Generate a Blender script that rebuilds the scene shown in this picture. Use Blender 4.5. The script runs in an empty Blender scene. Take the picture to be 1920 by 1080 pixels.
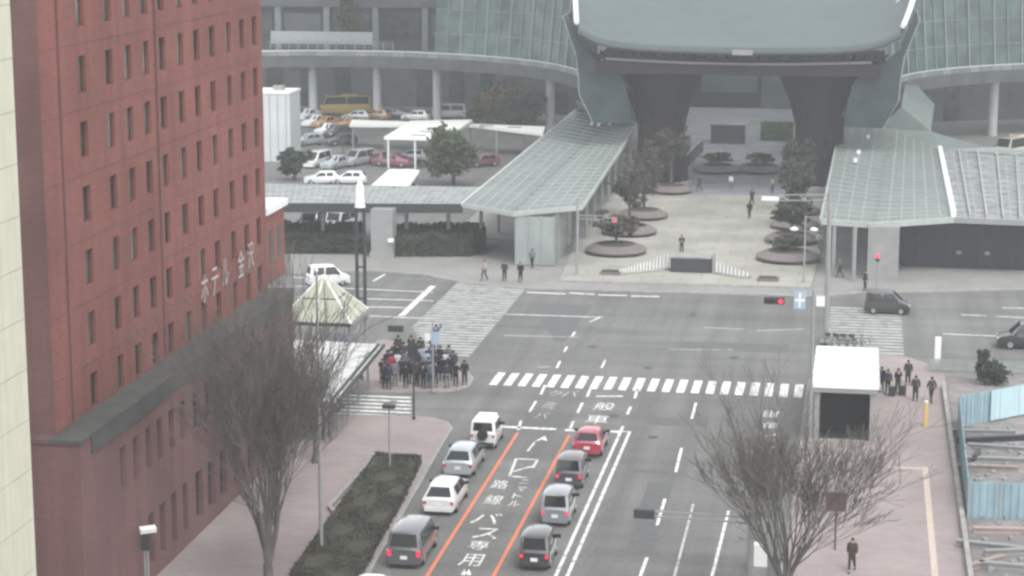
import bpy, math, random
from mathutils import Vector, Matrix
random.seed(7)
S = bpy.context.scene
COL = S.collection
R = math.radians

# ------------------------------------------------------------------ camera
F_PX, Y_HOR, X_VP, CAM_H = 3900.0, -234.0, 1633.0, 33.0     # photograph measured on 1920 x 1080
PITCH = math.atan((540 - Y_HOR) / F_PX)
YAW = math.atan((X_VP - 960) * math.cos(PITCH) / F_PX)
cam_d = bpy.data.cameras.new('camera')
cam_d.sensor_width = 36.0
cam_d.lens = 36.0 * F_PX / 1920.0
cam_d.clip_start = 0.5
cam_d.clip_end = 3000
cam = bpy.data.objects.new('camera', cam_d)
COL.objects.link(cam)
cam.location = (0, 0, CAM_H)
cam.rotation_euler = (math.pi / 2 - PITCH, 0, YAW)
S.camera = cam

# ------------------------------------------------------------------ sky, sun, exposure
SUN_EL, SUN_AZ = 58.0, 150.0
world = bpy.data.worlds.new('World')
S.world = world
world.use_nodes = True
wn = world.node_tree.nodes
wl = world.node_tree.links
wn.clear()
w_out = wn.new('ShaderNodeOutputWorld')
w_bg = wn.new('ShaderNodeBackground')
w_sky = wn.new('ShaderNodeTexSky')
w_sky.sky_type = 'NISHITA'
w_sky.sun_disc = False
w_sky.sun_elevation = R(SUN_EL)
w_sky.sun_rotation = R(SUN_AZ)
w_sky.air_density = 1.0
w_sky.dust_density = 0.3
w_sky.ozone_density = 0.6
w_hsv = wn.new('ShaderNodeHueSaturation')      # overcast: a grey sky
w_hsv.inputs['Saturation'].default_value = 0.10
w_bg.inputs['Strength'].default_value = 0.15
wl.new(w_sky.outputs[0], w_hsv.inputs['Color'])
wl.new(w_hsv.outputs[0], w_bg.inputs['Color'])
wl.new(w_bg.outputs[0], w_out.inputs['Surface'])
sun_d = bpy.data.lights.new('sun', 'SUN')
sun_d.energy = 0.9
sun_d.angle = R(22)
sun_d.color = (1.0, 0.97, 0.93)
sun = bpy.data.objects.new('sun', sun_d)
COL.objects.link(sun)
sun.location = (0, 0, 120)
_az = R(SUN_AZ)
_sd = Vector((math.sin(_az) * math.cos(R(SUN_EL)), math.cos(_az) * math.cos(R(SUN_EL)), math.sin(R(SUN_EL))))
sun.rotation_euler = _sd.to_track_quat('Z', 'Y').to_euler()
vs = S.view_settings
vs.view_transform = 'Standard'
vs.look = 'None'
vs.gamma = 1.0
vs.exposure = 1.30
vs.use_curve_mapping = False
S.cycles.use_denoising = True
S.cycles.max_bounces = 6
S.cycles.diffuse_bounces = 3
S.cycles.glossy_bounces = 2
S.cycles.transmission_bounces = 4
S.cycles.transparent_max_bounces = 8
S.cycles.volume_bounces = 1
S.cycles.pixel_filter_type = 'GAUSSIAN'
S.cycles.filter_width = 3.0
S.cycles.caustics_reflective = False
S.cycles.caustics_refractive = False


# ------------------------------------------------------------------ pixels to places
def ray(px, py):
    x = (px - 960) / F_PX
    u = (540 - py) / F_PX
    fw = math.cos(PITCH) + u * math.sin(PITCH)
    up = -math.sin(PITCH) + u * math.cos(PITCH)
    return Vector((x * math.cos(YAW) - fw * math.sin(YAW), x * math.sin(YAW) + fw * math.cos(YAW), up))


def P(px, py, z=0.0):                 # on the level z
    d = ray(px, py)
    t = (z - CAM_H) / d.z
    return Vector((d.x * t, d.y * t, z))


def QX(px, py, X):                    # on the wall x = X
    d = ray(px, py)
    t = X / d.x
    return Vector((X, d.y * t, CAM_H + d.z * t))


def QY(px, py, Y):                    # on the wall y = Y
    d = ray(px, py)
    t = Y / d.y
    return Vector((d.x * t, Y, CAM_H + d.z * t))


# ------------------------------------------------------------------ mesh helpers
class MB:
    def __init__(self, origin=None):
        self.v = []
        self.f = []
        self.o = Vector(origin.location) if origin is not None else Vector((0, 0, 0))

    def poly(self, pts):
        i = len(self.v)
        self.v += [tuple(p) for p in pts]
        self.f.append(tuple(range(i, i + len(pts))))
        return self

    def box(self, x0, y0, z0, x1, y1, z1):
        i = len(self.v)
        self.v += [(x0, y0, z0), (x1, y0, z0), (x1, y1, z0), (x0, y1, z0), (x0, y0, z1), (x1, y0, z1), (x1, y1, z1), (x0, y1, z1)]
        self.f += [(i + a, i + b, i + c, i + d) for a, b, c, d in ((3, 2, 1, 0), (4, 5, 6, 7), (0, 1, 5, 4), (1, 2, 6, 5), (2, 3, 7, 6), (3, 0, 4, 7))]
        return self

    def obox(self, c, s, rz=0.0, rx=0.0):
        m = Matrix.Translation(Vector(c)) @ Matrix.Rotation(rz, 4, 'Z') @ Matrix.Rotation(rx, 4, 'X')
        i = len(self.v)
        b = MB().box(-s[0] / 2, -s[1] / 2, -s[2] / 2, s[0] / 2, s[1] / 2, s[2] / 2)
        self.v += [tuple(m @ Vector(p)) for p in b.v]
        self.f += [tuple(i + k for k in q) for q in b.f]
        return self

    def beam(self, p0, p1, w, h):     # a bar of section w x h between two points
        p0, p1 = Vector(p0), Vector(p1)
        d = (p1 - p0)
        if d.length < 1e-6:
            return self
        d.normalize()
        up = Vector((0, 0, 1)) if abs(d.z) < 0.95 else Vector((0, 1, 0))
        s = d.cross(up).normalized()
        u = s.cross(d).normalized()
        i = len(self.v)
        for p in (p0, p1):
            for a, b in ((-1, -1), (1, -1), (1, 1), (-1, 1)):
                self.v.append(tuple(p + s * (a * w / 2) + u * (b * h / 2)))
        self.f += [(i + a, i + b, i + c, i + e) for a, b, c, e in ((0, 1, 2, 3), (7, 6, 5, 4), (0, 4, 5, 1), (1, 5, 6, 2), (2, 6, 7, 3), (3, 7, 4, 0))]
        return self

    def prism(self, pts, z0, z1, top=True, bottom=True):
        n = len(pts)
        a = sum(pts[k][0] * pts[(k + 1) % n][1] - pts[(k + 1) % n][0] * pts[k][1] for k in range(n))
        if a < 0:
            pts = pts[::-1]
        i = len(self.v)
        self.v += [(p[0], p[1], z0) for p in pts] + [(p[0], p[1], z1) for p in pts]
        if bottom:
            self.f.append(tuple(i + k for k in range(n - 1, -1, -1)))
        if top:
            self.f.append(tuple(i + n + k for k in range(n)))
        for k in range(n):
            j = (k + 1) % n
            self.f.append((i + k, i + j, i + n + j, i + n + k))
        return self

    def slab(self, top, th):          # a sheet through 3-D points with thickness straight down
        n = len(top)
        i = len(self.v)
        self.v += [tuple(p) for p in top] + [(p[0], p[1], p[2] - th) for p in top]
        self.f.append(tuple(i + k for k in range(n)))
        self.f.append(tuple(i + n + k for k in range(n - 1, -1, -1)))
        for k in range(n):
            j = (k + 1) % n
            self.f.append((i + k, i + n + k, i + n + j, i + j))
        return self

    def plate(self, pts, nrm, th):    # planar quad thickened along nrm
        nrm = Vector(nrm) * th
        n = len(pts)
        i = len(self.v)
        self.v += [tuple(p) for p in pts] + [tuple(Vector(p) + nrm) for p in pts]
        self.f.append(tuple(i + k for k in range(n - 1, -1, -1)))
        self.f.append(tuple(i + n + k for k in range(n)))
        for k in range(n):
            j = (k + 1) % n
            self.f.append((i + k, i + j, i + n + j, i + n + k))
        return self

    def tube(self, pts, rad, n=6, cap=True):
        pts = [Vector(p) for p in pts]
        if not isinstance(rad, (list, tuple)):
            rad = [rad] * len(pts)
        i = len(self.v)
        for k, p in enumerate(pts):
            d = (pts[min(k + 1, len(pts) - 1)] - pts[max(k - 1, 0)])
            d = d.normalized() if d.length > 1e-9 else Vector((0, 0, 1))
            up = Vector((0, 0, 1)) if abs(d.z) < 0.9 else Vector((1, 0, 0))
            s = d.cross(up).normalized()
            u = s.cross(d)
            for a in range(n):
                t = 2 * math.pi * a / n
                self.v.append(tuple(p + (s * math.cos(t) + u * math.sin(t)) * rad[k]))
        for k in range(len(pts) - 1):
            for a in range(n):
                b = (a + 1) % n
                self.f.append((i + k * n + a, i + k * n + b, i + (k + 1) * n + b, i + (k + 1) * n + a))
        if cap:
            self.f.append(tuple(i + a for a in range(n - 1, -1, -1)))
            e = i + (len(pts) - 1) * n
            self.f.append(tuple(e + a for a in range(n)))
        return self

    def cyl(self, x, y, z0, z1, r0, r1=None, n=12):
        return self.tube([(x, y, z0), (x, y, z1)], [r0, r0 if r1 is None else r1], n)

    def lathe(self, x, y, prof, n=16):
        i = len(self.v)
        for r, z in prof:
            for a in range(n):
                t = 2 * math.pi * a / n
                self.v.append((x + r * math.cos(t), y + r * math.sin(t), z))
        for k in range(len(prof) - 1):
            for a in range(n):
                b = (a + 1) % n
                self.f.append((i + k * n + a, i + k * n + b, i + (k + 1) * n + b, i + (k + 1) * n + a))
        self.f.append(tuple(i + a for a in range(n - 1, -1, -1)))
        e = i + (len(prof) - 1) * n
        self.f.append(tuple(e + a for a in range(n)))
        return self

    def mesh(self, name, mat, smooth=None):
        me = bpy.data.meshes.new(name)
        o = self.o
        me.from_pydata([(v[0] - o.x, v[1] - o.y, v[2] - o.z) for v in self.v], [], self.f)
        if smooth is not None:
            me.shade_smooth()
            me.set_sharp_from_angle(angle=R(smooth))
        if mat is not None:
            me.materials.append(mat)
        return me

    def build(self, name, mat, parent=None, smooth=None, kind=None, label=None):
        ob = bpy.data.objects.new(name, self.mesh(name, mat, smooth))
        COL.objects.link(ob)
        if parent is not None:
            ob.parent = parent
        if kind:
            ob['kind'] = kind
        if label:
            ob['label'] = label
        return ob


def put(name, me, parent=None, loc=(0, 0, 0), rz=0.0, mat=None, scale=None):
    ob = bpy.data.objects.new(name, me)
    COL.objects.link(ob)
    ob.parent = parent
    ob.location = loc
    ob.rotation_euler = (0, 0, rz)
    if scale:
        ob.scale = scale
    if mat is not None:
        ob.material_slots[0].link = 'OBJECT'
        ob.material_slots[0].material = mat
    return ob


def thing(name, label, cat, loc=(0, 0, 0), rz=0.0, group=None):
    o = bpy.data.objects.new(name, None)
    o.empty_display_size = 0.2
    COL.objects.link(o)
    o.location = loc
    o.rotation_euler = (0, 0, rz)
    return tag(o, label, cat, group)


def tag(o, label, cat, group=None):
    o['label'] = label
    o['category'] = cat
    if group:
        o['group'] = group
    return o


def copy_tree(o, parent=None):
    c = o.copy()
    COL.objects.link(c)
    c.parent = parent
    for ch in list(o.children):
        copy_tree(ch, c)
    return c


# ------------------------------------------------------------------ materials
def mat(name, col, rough=0.8, var=0.12, scale=2.0, big=0.0, bigscale=0.12, metal=0.0, bump=0.0, bscale=20.0,
        spec=0.4, coat=0.0, trans=0.0, alpha=1.0, emit=0.0, streak=0.0, track=0.0):
    m = bpy.data.materials.new(name)
    m.use_nodes = True
    nt = m.node_tree
    b = nt.nodes['Principled BSDF']
    b.inputs['Roughness'].default_value = rough
    b.inputs['Metallic'].default_value = metal
    b.inputs['Specular IOR Level'].default_value = spec
    b.inputs['Coat Weight'].default_value = coat
    b.inputs['Transmission Weight'].default_value = trans
    b.inputs['Alpha'].default_value = alpha
    c4 = (col[0], col[1], col[2], 1)
    geo = nt.nodes.new('ShaderNodeNewGeometry')
    last = None

    def layer(prev, sc, amt, stretch=None):
        n = nt.nodes.new('ShaderNodeTexNoise')
        n.inputs['Scale'].default_value = sc
        n.inputs['Detail'].default_value = 5
        src = geo.outputs['Position']
        if stretch:
            mp = nt.nodes.new('ShaderNodeMapping')
            mp.inputs['Scale'].default_value = stretch
            nt.links.new(src, mp.inputs['Vector'])
            src = mp.outputs[0]
        nt.links.new(src, n.inputs['Vector'])
        mr = nt.nodes.new('ShaderNodeMapRange')
        mr.inputs['From Min'].default_value = 0.28
        mr.inputs['From Max'].default_value = 0.72
        mr.inputs['To Min'].default_value = 1 - amt
        mr.inputs['To Max'].default_value = 1 + amt
        nt.links.new(n.outputs[0], mr.inputs[0])
        mx = nt.nodes.new('ShaderNodeMix')
        mx.data_type = 'RGBA'
        mx.blend_type = 'MULTIPLY'
        mx.inputs[0].default_value = 1
        if prev is None:
            mx.inputs[6].default_value = c4
        else:
            nt.links.new(prev, mx.inputs[6])
        nt.links.new(mr.outputs[0], mx.inputs[7])
        return mx.outputs[2]
    if var:
        last = layer(last, scale, var)
    if big:
        last = layer(last, bigscale, big)
    if streak:
        last = layer(last, 1.0, streak, (2.2, 2.2, 0.12))
    if track:                                  # worn and oily wheel paths along the lanes
        last = layer(last, 1.0, track, (0.75, 0.035, 1.0))
        last = layer(last, 1.0, track * .8, (0.06, 0.5, 1.0))
    if last is not None:
        nt.links.new(last, b.inputs['Base Color'])
    else:
        b.inputs['Base Color'].default_value = c4
    if bump:
        n = nt.nodes.new('ShaderNodeTexNoise')
        n.inputs['Scale'].default_value = bscale
        n.inputs['Detail'].default_value = 3
        nt.links.new(geo.outputs['Position'], n.inputs['Vector'])
        bp = nt.nodes.new('ShaderNodeBump')
        bp.inputs['Strength'].default_value = bump
        bp.inputs['Distance'].default_value = 0.05
        nt.links.new(n.outputs[0], bp.inputs['Height'])
        nt.links.new(bp.outputs[0], b.inputs['Normal'])
    if emit:
        b.inputs['Emission Color'].default_value = c4
        b.inputs['Emission Strength'].default_value = emit
    m.diffuse_color = c4
    return m


def brick_mat(name, c1, c2, mortar, bw, bh, rough=0.85, msize=0.02, big=0.12, plane='XY', streak=0.0):
    m = mat(name, c1, rough, var=0.0)
    nt = m.node_tree
    b = nt.nodes['Principled BSDF']
    geo = nt.nodes.new('ShaderNodeNewGeometry')
    vec = geo.outputs['Position']
    if plane != 'XY':
        sp = nt.nodes.new('ShaderNodeSeparateXYZ')
        cb = nt.nodes.new('ShaderNodeCombineXYZ')
        nt.links.new(vec, sp.inputs[0])
        ad = nt.nodes.new('ShaderNodeMath')
        ad.operation = 'ADD'
        nt.links.new(sp.outputs[0], ad.inputs[0])
        nt.links.new(sp.outputs[1], ad.inputs[1])
        nt.links.new(ad.outputs[0], cb.inputs[0])
        nt.links.new(sp.outputs[2], cb.inputs[1])
        vec = cb.outputs[0]
    t = nt.nodes.new('ShaderNodeTexBrick')
    t.inputs['Color1'].default_value = (*c1, 1)
    t.inputs['Color2'].default_value = (*c2, 1)
    t.inputs['Mortar'].default_value = (*mortar, 1)
    t.inputs['Scale'].default_value = 1.0
    t.inputs['Mortar Size'].default_value = msize
    t.inputs['Brick Width'].default_value = bw
    t.inputs['Row Height'].default_value = bh
    nt.links.new(vec, t.inputs['Vector'])
    n = nt.nodes.new('ShaderNodeTexNoise')
    n.inputs['Scale'].default_value = 0.22
    n.inputs['Detail'].default_value = 6
    nt.links.new(geo.outputs['Position'], n.inputs['Vector'])
    mr = nt.nodes.new('ShaderNodeMapRange')
    mr.inputs['From Min'].default_value = 0.3
    mr.inputs['From Max'].default_value = 0.7
    mr.inputs['To Min'].default_value = 1 - big
    mr.inputs['To Max'].default_value = 1 + big
    nt.links.new(n.outputs[0], mr.inputs[0])
    mx = nt.nodes.new('ShaderNodeMix')
    mx.data_type = 'RGBA'
    mx.blend_type = 'MULTIPLY'
    mx.inputs[0].default_value = 1
    nt.links.new(t.outputs[0], mx.inputs[6])
    nt.links.new(mr.outputs[0], mx.inputs[7])
    res = mx.outputs[2]
    if streak:                                 # rain streaks running down the wall
        mp = nt.nodes.new('ShaderNodeMapping')
        mp.inputs['Scale'].default_value = (1.6, 1.6, 0.07)
        nt.links.new(geo.outputs['Position'], mp.inputs['Vector'])
        n2 = nt.nodes.new('ShaderNodeTexNoise')
        n2.inputs['Scale'].default_value = 1.0
        n2.inputs['Detail'].default_value = 6
        nt.links.new(mp.outputs[0], n2.inputs['Vector'])
        m2 = nt.nodes.new('ShaderNodeMapRange')
        m2.inputs['From Min'].default_value = 0.3
        m2.inputs['From Max'].default_value = 0.7
        m2.inputs['To Min'].default_value = 1 - streak
        m2.inputs['To Max'].default_value = 1 + streak
        nt.links.new(n2.outputs[0], m2.inputs[0])
        x2 = nt.nodes.new('ShaderNodeMix')
        x2.data_type = 'RGBA'
        x2.blend_type = 'MULTIPLY'
        x2.inputs[0].default_value = 1
        nt.links.new(res, x2.inputs[6])
        nt.links.new(m2.outputs[0], x2.inputs[7])
        res = x2.outputs[2]
    nt.links.new(res, b.inputs['Base Color'])
    return m


def paint_mat(name, col, under, wear=0.5, scale=2.2):
    m = mat(name, col, 0.75, var=0.0)
    nt = m.node_tree
    b = nt.nodes['Principled BSDF']
    geo = nt.nodes.new('ShaderNodeNewGeometry')
    n = nt.nodes.new('ShaderNodeTexNoise')
    n.inputs['Scale'].default_value = scale
    n.inputs['Detail'].default_value = 8
    n.inputs['Roughness'].default_value = 0.7
    nt.links.new(geo.outputs['Position'], n.inputs['Vector'])
    mr = nt.nodes.new('ShaderNodeMapRange')
    mr.inputs['From Min'].default_value = 0.46
    mr.inputs['From Max'].default_value = 0.64
    mr.inputs['To Max'].default_value = wear
    nt.links.new(n.outputs[0], mr.inputs[0])
    mx = nt.nodes.new('ShaderNodeMix')
    mx.data_type = 'RGBA'
    mx.inputs[6].default_value = (*col, 1)
    mx.inputs[7].default_value = (*under, 1)
    nt.links.new(mr.outputs[0], mx.inputs[0])
    nt.links.new(mx.outputs[2], b.inputs['Base Color'])
    return m


ASPH = (0.152, 0.152, 0.147)
m_asphalt = mat('asphalt', ASPH, 0.9, var=0.13, scale=3.5, big=0.14, bigscale=0.09, bump=0.3, bscale=30, spec=0.25, track=0.17)
m_patch_and_shade = mat('asphalt_patch_and_shade', (0.125, 0.128, 0.128), 0.9, var=0.12, scale=2.5, spec=0.25)
m_white_paint = paint_mat('white_road_paint', (0.78, 0.78, 0.76), ASPH, 0.75)
m_worn_paint = paint_mat('worn_road_paint', (0.40, 0.43, 0.41), ASPH, 0.9, 1.1)
m_thin_paint = paint_mat('thin_road_paint', (0.50, 0.50, 0.48), ASPH, 0.9, 1.5)
m_orange_paint = paint_mat('orange_road_paint', (0.72, 0.20, 0.10), ASPH, 0.35)
m_pave_pink = brick_mat('pink_block_paving', (0.275, 0.230, 0.222), (0.31, 0.265, 0.258), (0.255, 0.222, 0.215), 0.6, 0.3, msize=0.012)
m_pave_grey = brick_mat('grey_block_paving', (0.23, 0.225, 0.215), (0.265, 0.26, 0.25), (0.21, 0.205, 0.20), 0.6, 0.3, msize=0.012)
m_plaza = brick_mat('pale_plaza_stone', (0.335, 0.325, 0.285), (0.295, 0.288, 0.265), (0.23, 0.225, 0.21), 3.2, 2.2, msize=0.05, big=0.18)
m_kerb = mat('kerb_concrete', (0.30, 0.295, 0.28), 0.9, var=0.2, scale=1.5)
m_tactile = mat('tactile_paving', (0.50, 0.42, 0.36), 0.85, var=0.15, scale=6)
m_concrete = mat('concrete', (0.27, 0.27, 0.265), 0.9, var=0.1, scale=1.2, big=0.12, bigscale=0.2)
m_steel_grey = mat('painted_steel_grey', (0.26, 0.265, 0.265), 0.55, var=0.08, spec=0.4)
m_steel_dark = mat('dark_steel', (0.035, 0.037, 0.042), 0.5, var=0.1)
m_steel_white = mat('white_steel', (0.74, 0.76, 0.75), 0.5, var=0.05)
m_black = mat('black_plastic', (0.012, 0.012, 0.013), 0.5, var=0.1)
m_redbrick = brick_mat('red_brick_tile', (0.208, 0.071, 0.057), (0.172, 0.061, 0.051), (0.15, 0.062, 0.053), 0.46, 0.16, msize=0.012, big=0.16, plane='wall', streak=.14)
m_redbrick_dark = brick_mat('maroon_brick_tile', (0.160, 0.080, 0.077), (0.140, 0.073, 0.071), (0.12, 0.067, 0.066), 0.46, 0.16, msize=0.012, big=0.16, plane='wall', streak=.12)
m_cream = mat('cream_panel', (0.53, 0.52, 0.42), 0.6, var=0.05, scale=1.0, streak=0.06)
m_cream_joint = mat('panel_joint', (0.23, 0.23, 0.19), 0.9, var=0.1)
m_glass_dark = mat('dark_window_glass', (0.032, 0.038, 0.039), 0.15, var=0.6, scale=0.9, spec=0.6)
m_glass_green = mat('green_dome_glass', (0.058, 0.100, 0.095), 0.35, var=0.55, scale=0.5, big=0.25, bigscale=0.15, spec=0.5)
m_glass_pale = mat('pale_canopy_glass', (0.190, 0.228, 0.212), 0.4, var=0.14, scale=0.8, big=0.12, bigscale=0.15, spec=0.5, alpha=0.94)
m_glass_clear = mat('clear_shaft_glass', (0.34, 0.385, 0.37), 0.2, var=0.15, scale=0.5, spec=0.5, alpha=0.75)
m_frame_dark = mat('window_frame_bronze', (0.05, 0.035, 0.035), 0.6, var=0.1)
m_roof_grey = mat('gate_roof_metal', (0.105, 0.130, 0.135), 0.65, var=0.06, scale=0.6, big=0.05, bigscale=0.1, metal=0.1)
m_gate_wood = mat('gate_wood', (0.020, 0.012, 0.017), 0.85, var=0.25, scale=1.5)
m_hair = mat('black_hair', (0.012, 0.010, 0.010), 0.6, var=0.1)
m_skin = mat('skin', (0.50, 0.33, 0.26), 0.6, var=0.05)
m_white_roof = mat('white_sheet_roof', (0.78, 0.80, 0.76), 0.6, var=0.04, scale=0.6)
m_soil = mat('soil', (0.06, 0.05, 0.04), 0.95, var=0.3, scale=3)
m_bark = mat('bark', (0.10, 0.085, 0.075), 0.9, var=0.25, scale=3, bump=0.4, bscale=15)
m_twig = mat('twig', (0.105, 0.096, 0.090), 0.9, var=0.25, scale=1.2)
m_red_light = mat('red_signal_lens', (0.9, 0.03, 0.06), 0.4, var=0.0, emit=.9)
m_lens_off = mat('unlit_signal_lens', (0.03, 0.04, 0.04), 0.3, var=0.0)


def leaf_mat(name, col):
    return mat(name, col, 0.7, var=0.35, scale=1.6, big=0.25, bigscale=0.5, spec=0.3)


m_leaf_dark = leaf_mat('dark_evergreen_leaf', (0.032, 0.042, 0.028))
m_leaf_mid = leaf_mat('evergreen_leaf', (0.050, 0.066, 0.034))
m_leaf_plaza = leaf_mat('winter_plaza_leaf', (0.060, 0.056, 0.045))
m_leaf_brown = leaf_mat('russet_leaf', (0.10, 0.070, 0.040))
m_hedge = leaf_mat('hedge_leaf', (0.040, 0.044, 0.030))


# ================================================================== THE SETTING
def structure(ob):
    ob['kind'] = 'structure'
    return ob


ground = structure(MB().box(-420, -60, -0.5, 320, 620, 0.0).build('road', m_asphalt))


def text_mesh(body, w, h, th, mt):            # lettering fitted into w x h, centred, thickness th
    cu = bpy.data.curves.new('lettering', 'FONT')
    cu.body = body
    cu.size = 1.0
    cu.resolution_u = 2
    ob = bpy.data.objects.new('lettering', cu)
    COL.objects.link(ob)
    dg = bpy.context.evaluated_depsgraph_get()
    me = bpy.data.meshes.new_from_object(ob.evaluated_get(dg))
    bpy.data.objects.remove(ob)
    xs = [v.co.x for v in me.vertices]
    ys = [v.co.y for v in me.vertices]
    if not xs:
        return None
    cx, cy = (min(xs) + max(xs)) / 2, (min(ys) + max(ys)) / 2
    sx, sy = w / max(max(xs) - min(xs), 1e-3), h / max(max(ys) - min(ys), 1e-3)
    for v in me.vertices:
        v.co = ((v.co.x - cx) * sx, (v.co.y - cy) * sy, th)
    me.materials.clear()
    me.materials.append(mt)
    return me


ZM = 0.004                                     # paint lies 4 mm above the asphalt


def mark(name, pts, mt=None, z=ZM, parent=None):
    pts = [(p[0], p[1]) for p in pts]
    return MB().prism(pts, z - 0.003, z, bottom=False).build(name, mt or m_white_paint, parent or ground)


def line_px(name, a, b, w, mt=None, z=ZM):     # a painted line between two pixels, w metres wide
    A, B = P(*a), P(*b)
    d = (B - A).normalized()
    s = Vector((-d.y, d.x, 0)) * (w / 2)
    return mark(name, [A + s, A - s, B - s, B + s], mt, z)


def rect(name, x0, y0, x1, y1, mt=None, z=ZM):
    return mark(name, [(x0, y0), (x1, y0), (x1, y1), (x0, y1)], mt, z)


# lanes of the near road (it runs along y)
XO1, XO2, XW1, XW2 = -19.93, -16.78, -13.83, -13.28
YSTOP = P(1050, 805).y
rect('orange_lane_line', XO1 - .09, 60, XO1 + .09, YSTOP - 1.2, m_orange_paint)
rect('orange_lane_line', XO2 - .09, 60, XO2 + .09, YSTOP - 1.2, m_orange_paint)
rect('centre_line', XW1 - .09, 60, XW1 + .09, YSTOP + 1.4)
rect('centre_line', XW2 - .09, 60, XW2 + .09, YSTOP + .2)
rect('centre_line_return', XW1 + .09, YSTOP + .05, XW2 - .09, YSTOP + .2)
for (x0, x1, dy) in ((-23.0, -17.75, 0.0), (-17.2, -16.3, -.1), (-14.6, -13.92, 0.0)):
    rect('stop_line', x0, YSTOP - .2 + dy, x1, YSTOP + .22 + dy)
for a, b in (((1305, 755), (1297, 785)), ((1278, 840), (1267, 885)), ((1247, 935), (1232, 985)), ((1213, 1045), (1200, 1082))):
    line_px('lane_dash', a, b, 0.17)
line_px('edge_line', (1366, 958), (1330, 1100), 0.16)
line_px('faint_lane_line', (1300, 945), (1262, 1090), 0.13, m_thin_paint)
for a, b in (((1005, 752), (993, 772)), ((977, 788), (972, 806)), ((1022, 722), (1014, 740)), ((1092, 755), (1083, 774)),
             ((1107, 728), (1101, 744)), ((1075, 790), (1068, 806)), ((1195, 730), (1190, 747)), ((1183, 762), (1176, 777)),
             ((1135, 675), (1128, 690)), ((1063, 650), (1058, 660)), ((1050, 677), (1044, 690)), ((1078, 622), (1072, 632)), ((1128, 594), (1105, 604))):
    line_px('guide_dash', a, b, 0.17)
line_px('guide_bar', (1118, 743), (1168, 743), 0.28)
for a, b, w, mt in (((948, 589), (1130, 595), .2, m_white_paint), ((945, 629), (1085, 632), .16, m_thin_paint),
                    ((1008, 688), (1033, 688), .2, m_thin_paint), ((1320, 614), (1395, 617), .2, m_thin_paint),
                    ((1420, 620), (1508, 617), .2, m_thin_paint), ((1255, 655), (1375, 656), .15, m_thin_paint),
                    ((988, 548), (1060, 551), .35, m_white_paint), ((1068, 549), (1115, 552), .35, m_white_paint),
                    ((1122, 553), (1175, 554), .35, m_white_paint), ((1183, 555), (1236, 556), .35, m_white_paint)):
    line_px('crossing_line', a, b, w, mt)
# cross street on the left
for a, b in (((550, 536), (812, 548)), ((550, 556), (812, 564)), ((550, 572), (765, 577)), ((690, 592), (815, 598)), ((550, 520), (600, 522))):
    line_px('lane_line', a, b, 0.22)
line_px('stop_line', (752, 592), (812, 536), 0.5)
line_px('lane_dash', (700, 527), (722, 514), 0.22)
# cross street on the right
for a, b in (((1802, 590), (1850, 592)), ((1868, 593), (1925, 596)), ((1768, 626), (1868, 630)), ((1880, 577), (1925, 578))):
    line_px('lane_line', a, b, 0.2)
# near zebra: short bars along the road
ya, yb = P(930, 722).y, P(945, 700).y
x_first, x_last = P(932, 711).x, P(1497, 737).x
for k in range(22):
    cx = x_first + (x_last - x_first) * k / 21
    rect('zebra_bar', cx - .27, ya, cx + .27, yb + .2)
# far zebras: long bars across
zl0, zl1 = -32.6, -27.2
n = 30
for k in range(n):
    y = 139.5 + (166.0 - 139.5) * k / (n - 1)
    s = max(0.0, (y - 150) * 0.0) 
    rect('zebra_bar', zl0 + (0 if y > 148 else (148 - y) * .36), y - .27, zl1 + .6 - s, y + .27, m_worn_paint)
x0, x1 = P(1553, 620).x, P(1692, 620).x
for k in range(21):
    y = 140.0 + k * 1.02
    rect('zebra_bar', x0, y - .27, x1, y + .27, m_worn_paint)
# small zebra over the slip lane
for k in range(6):
    y0 = P(700, 743 + k * 7).y
    rect('zebra_bar', P(640 - k * 4, 743 + k * 7).x, y0 - .2, P(773, 743 + k * 7).x, y0 + .2)


def road_text(ch, px, py, w, h, mt=None, flip=False):
    me = text_mesh(ch, w, h, ZM, mt or m_white_paint)
    c = P(px, py)
    return put('lettering', me, ground, (c.x, c.y, 0), math.pi if flip else 0.0)


for ch, px, py, w, h in (('路', 938, 908, .9, 1.6), ('線', 926, 937, .95, 1.7), ('バ', 912, 972, 1.5, 1.8), ('ス', 912, 1000, 1.3, 1.7),
                         ('専', 898, 1022, 1.05, 1.4), ('用', 884, 1050, 1.1, 1.8),
                         ('二', 983, 903, .5, .7), ('マ', 978, 917, .5, .8), ('ト', 970, 930, .5, .9), ('ル', 964, 944, .6, 1.0)):
    road_text(ch, px, py, w, h)
for ch, px, py, w, h in (('般', 1134, 762, 1.3, 1.9), ('車', 1120, 786, 1.4, 2.0)):
    road_text(ch, px, py, w, h)
for ch, px, py, w, h in (('バ', 1070, 738, 1.0, 1.7), ('ク', 1042, 737, .9, 1.3), ('ミ', 1030, 760, .8, 1.5), ('バ', 1016, 779, .8, 1.4)):
    road_text(ch, px, py, w, h, m_thin_paint)
for ch, px, py, w, h in (('用', 1447, 776, 1.0, 1.5), ('専', 1445, 797, 1.0, 1.5), ('ス', 1441, 819, 1.1, 1.6), ('バ', 1437, 842, 1.1, 1.6)):
    road_text(ch, px, py, w, h, flip=True)
for a, b, w in (((968, 860), (1008, 862), .2), ((968, 860), (955, 893), .16), ((1008, 862), (999, 877), .16), ((955, 893), (988, 895), .22), ((962, 884), (999, 874), .16),
                ((989, 846), (1002, 830), .12), ((868, 1078), (874, 1068), .2), ((880, 1078), (876, 1068), .2)):
    line_px('painted_symbol', a, b, w)
mark('painted_arrow', [P(1000, 829), P(1022, 817), P(1026, 827), P(1016, 824)], m_white_paint)
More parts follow.
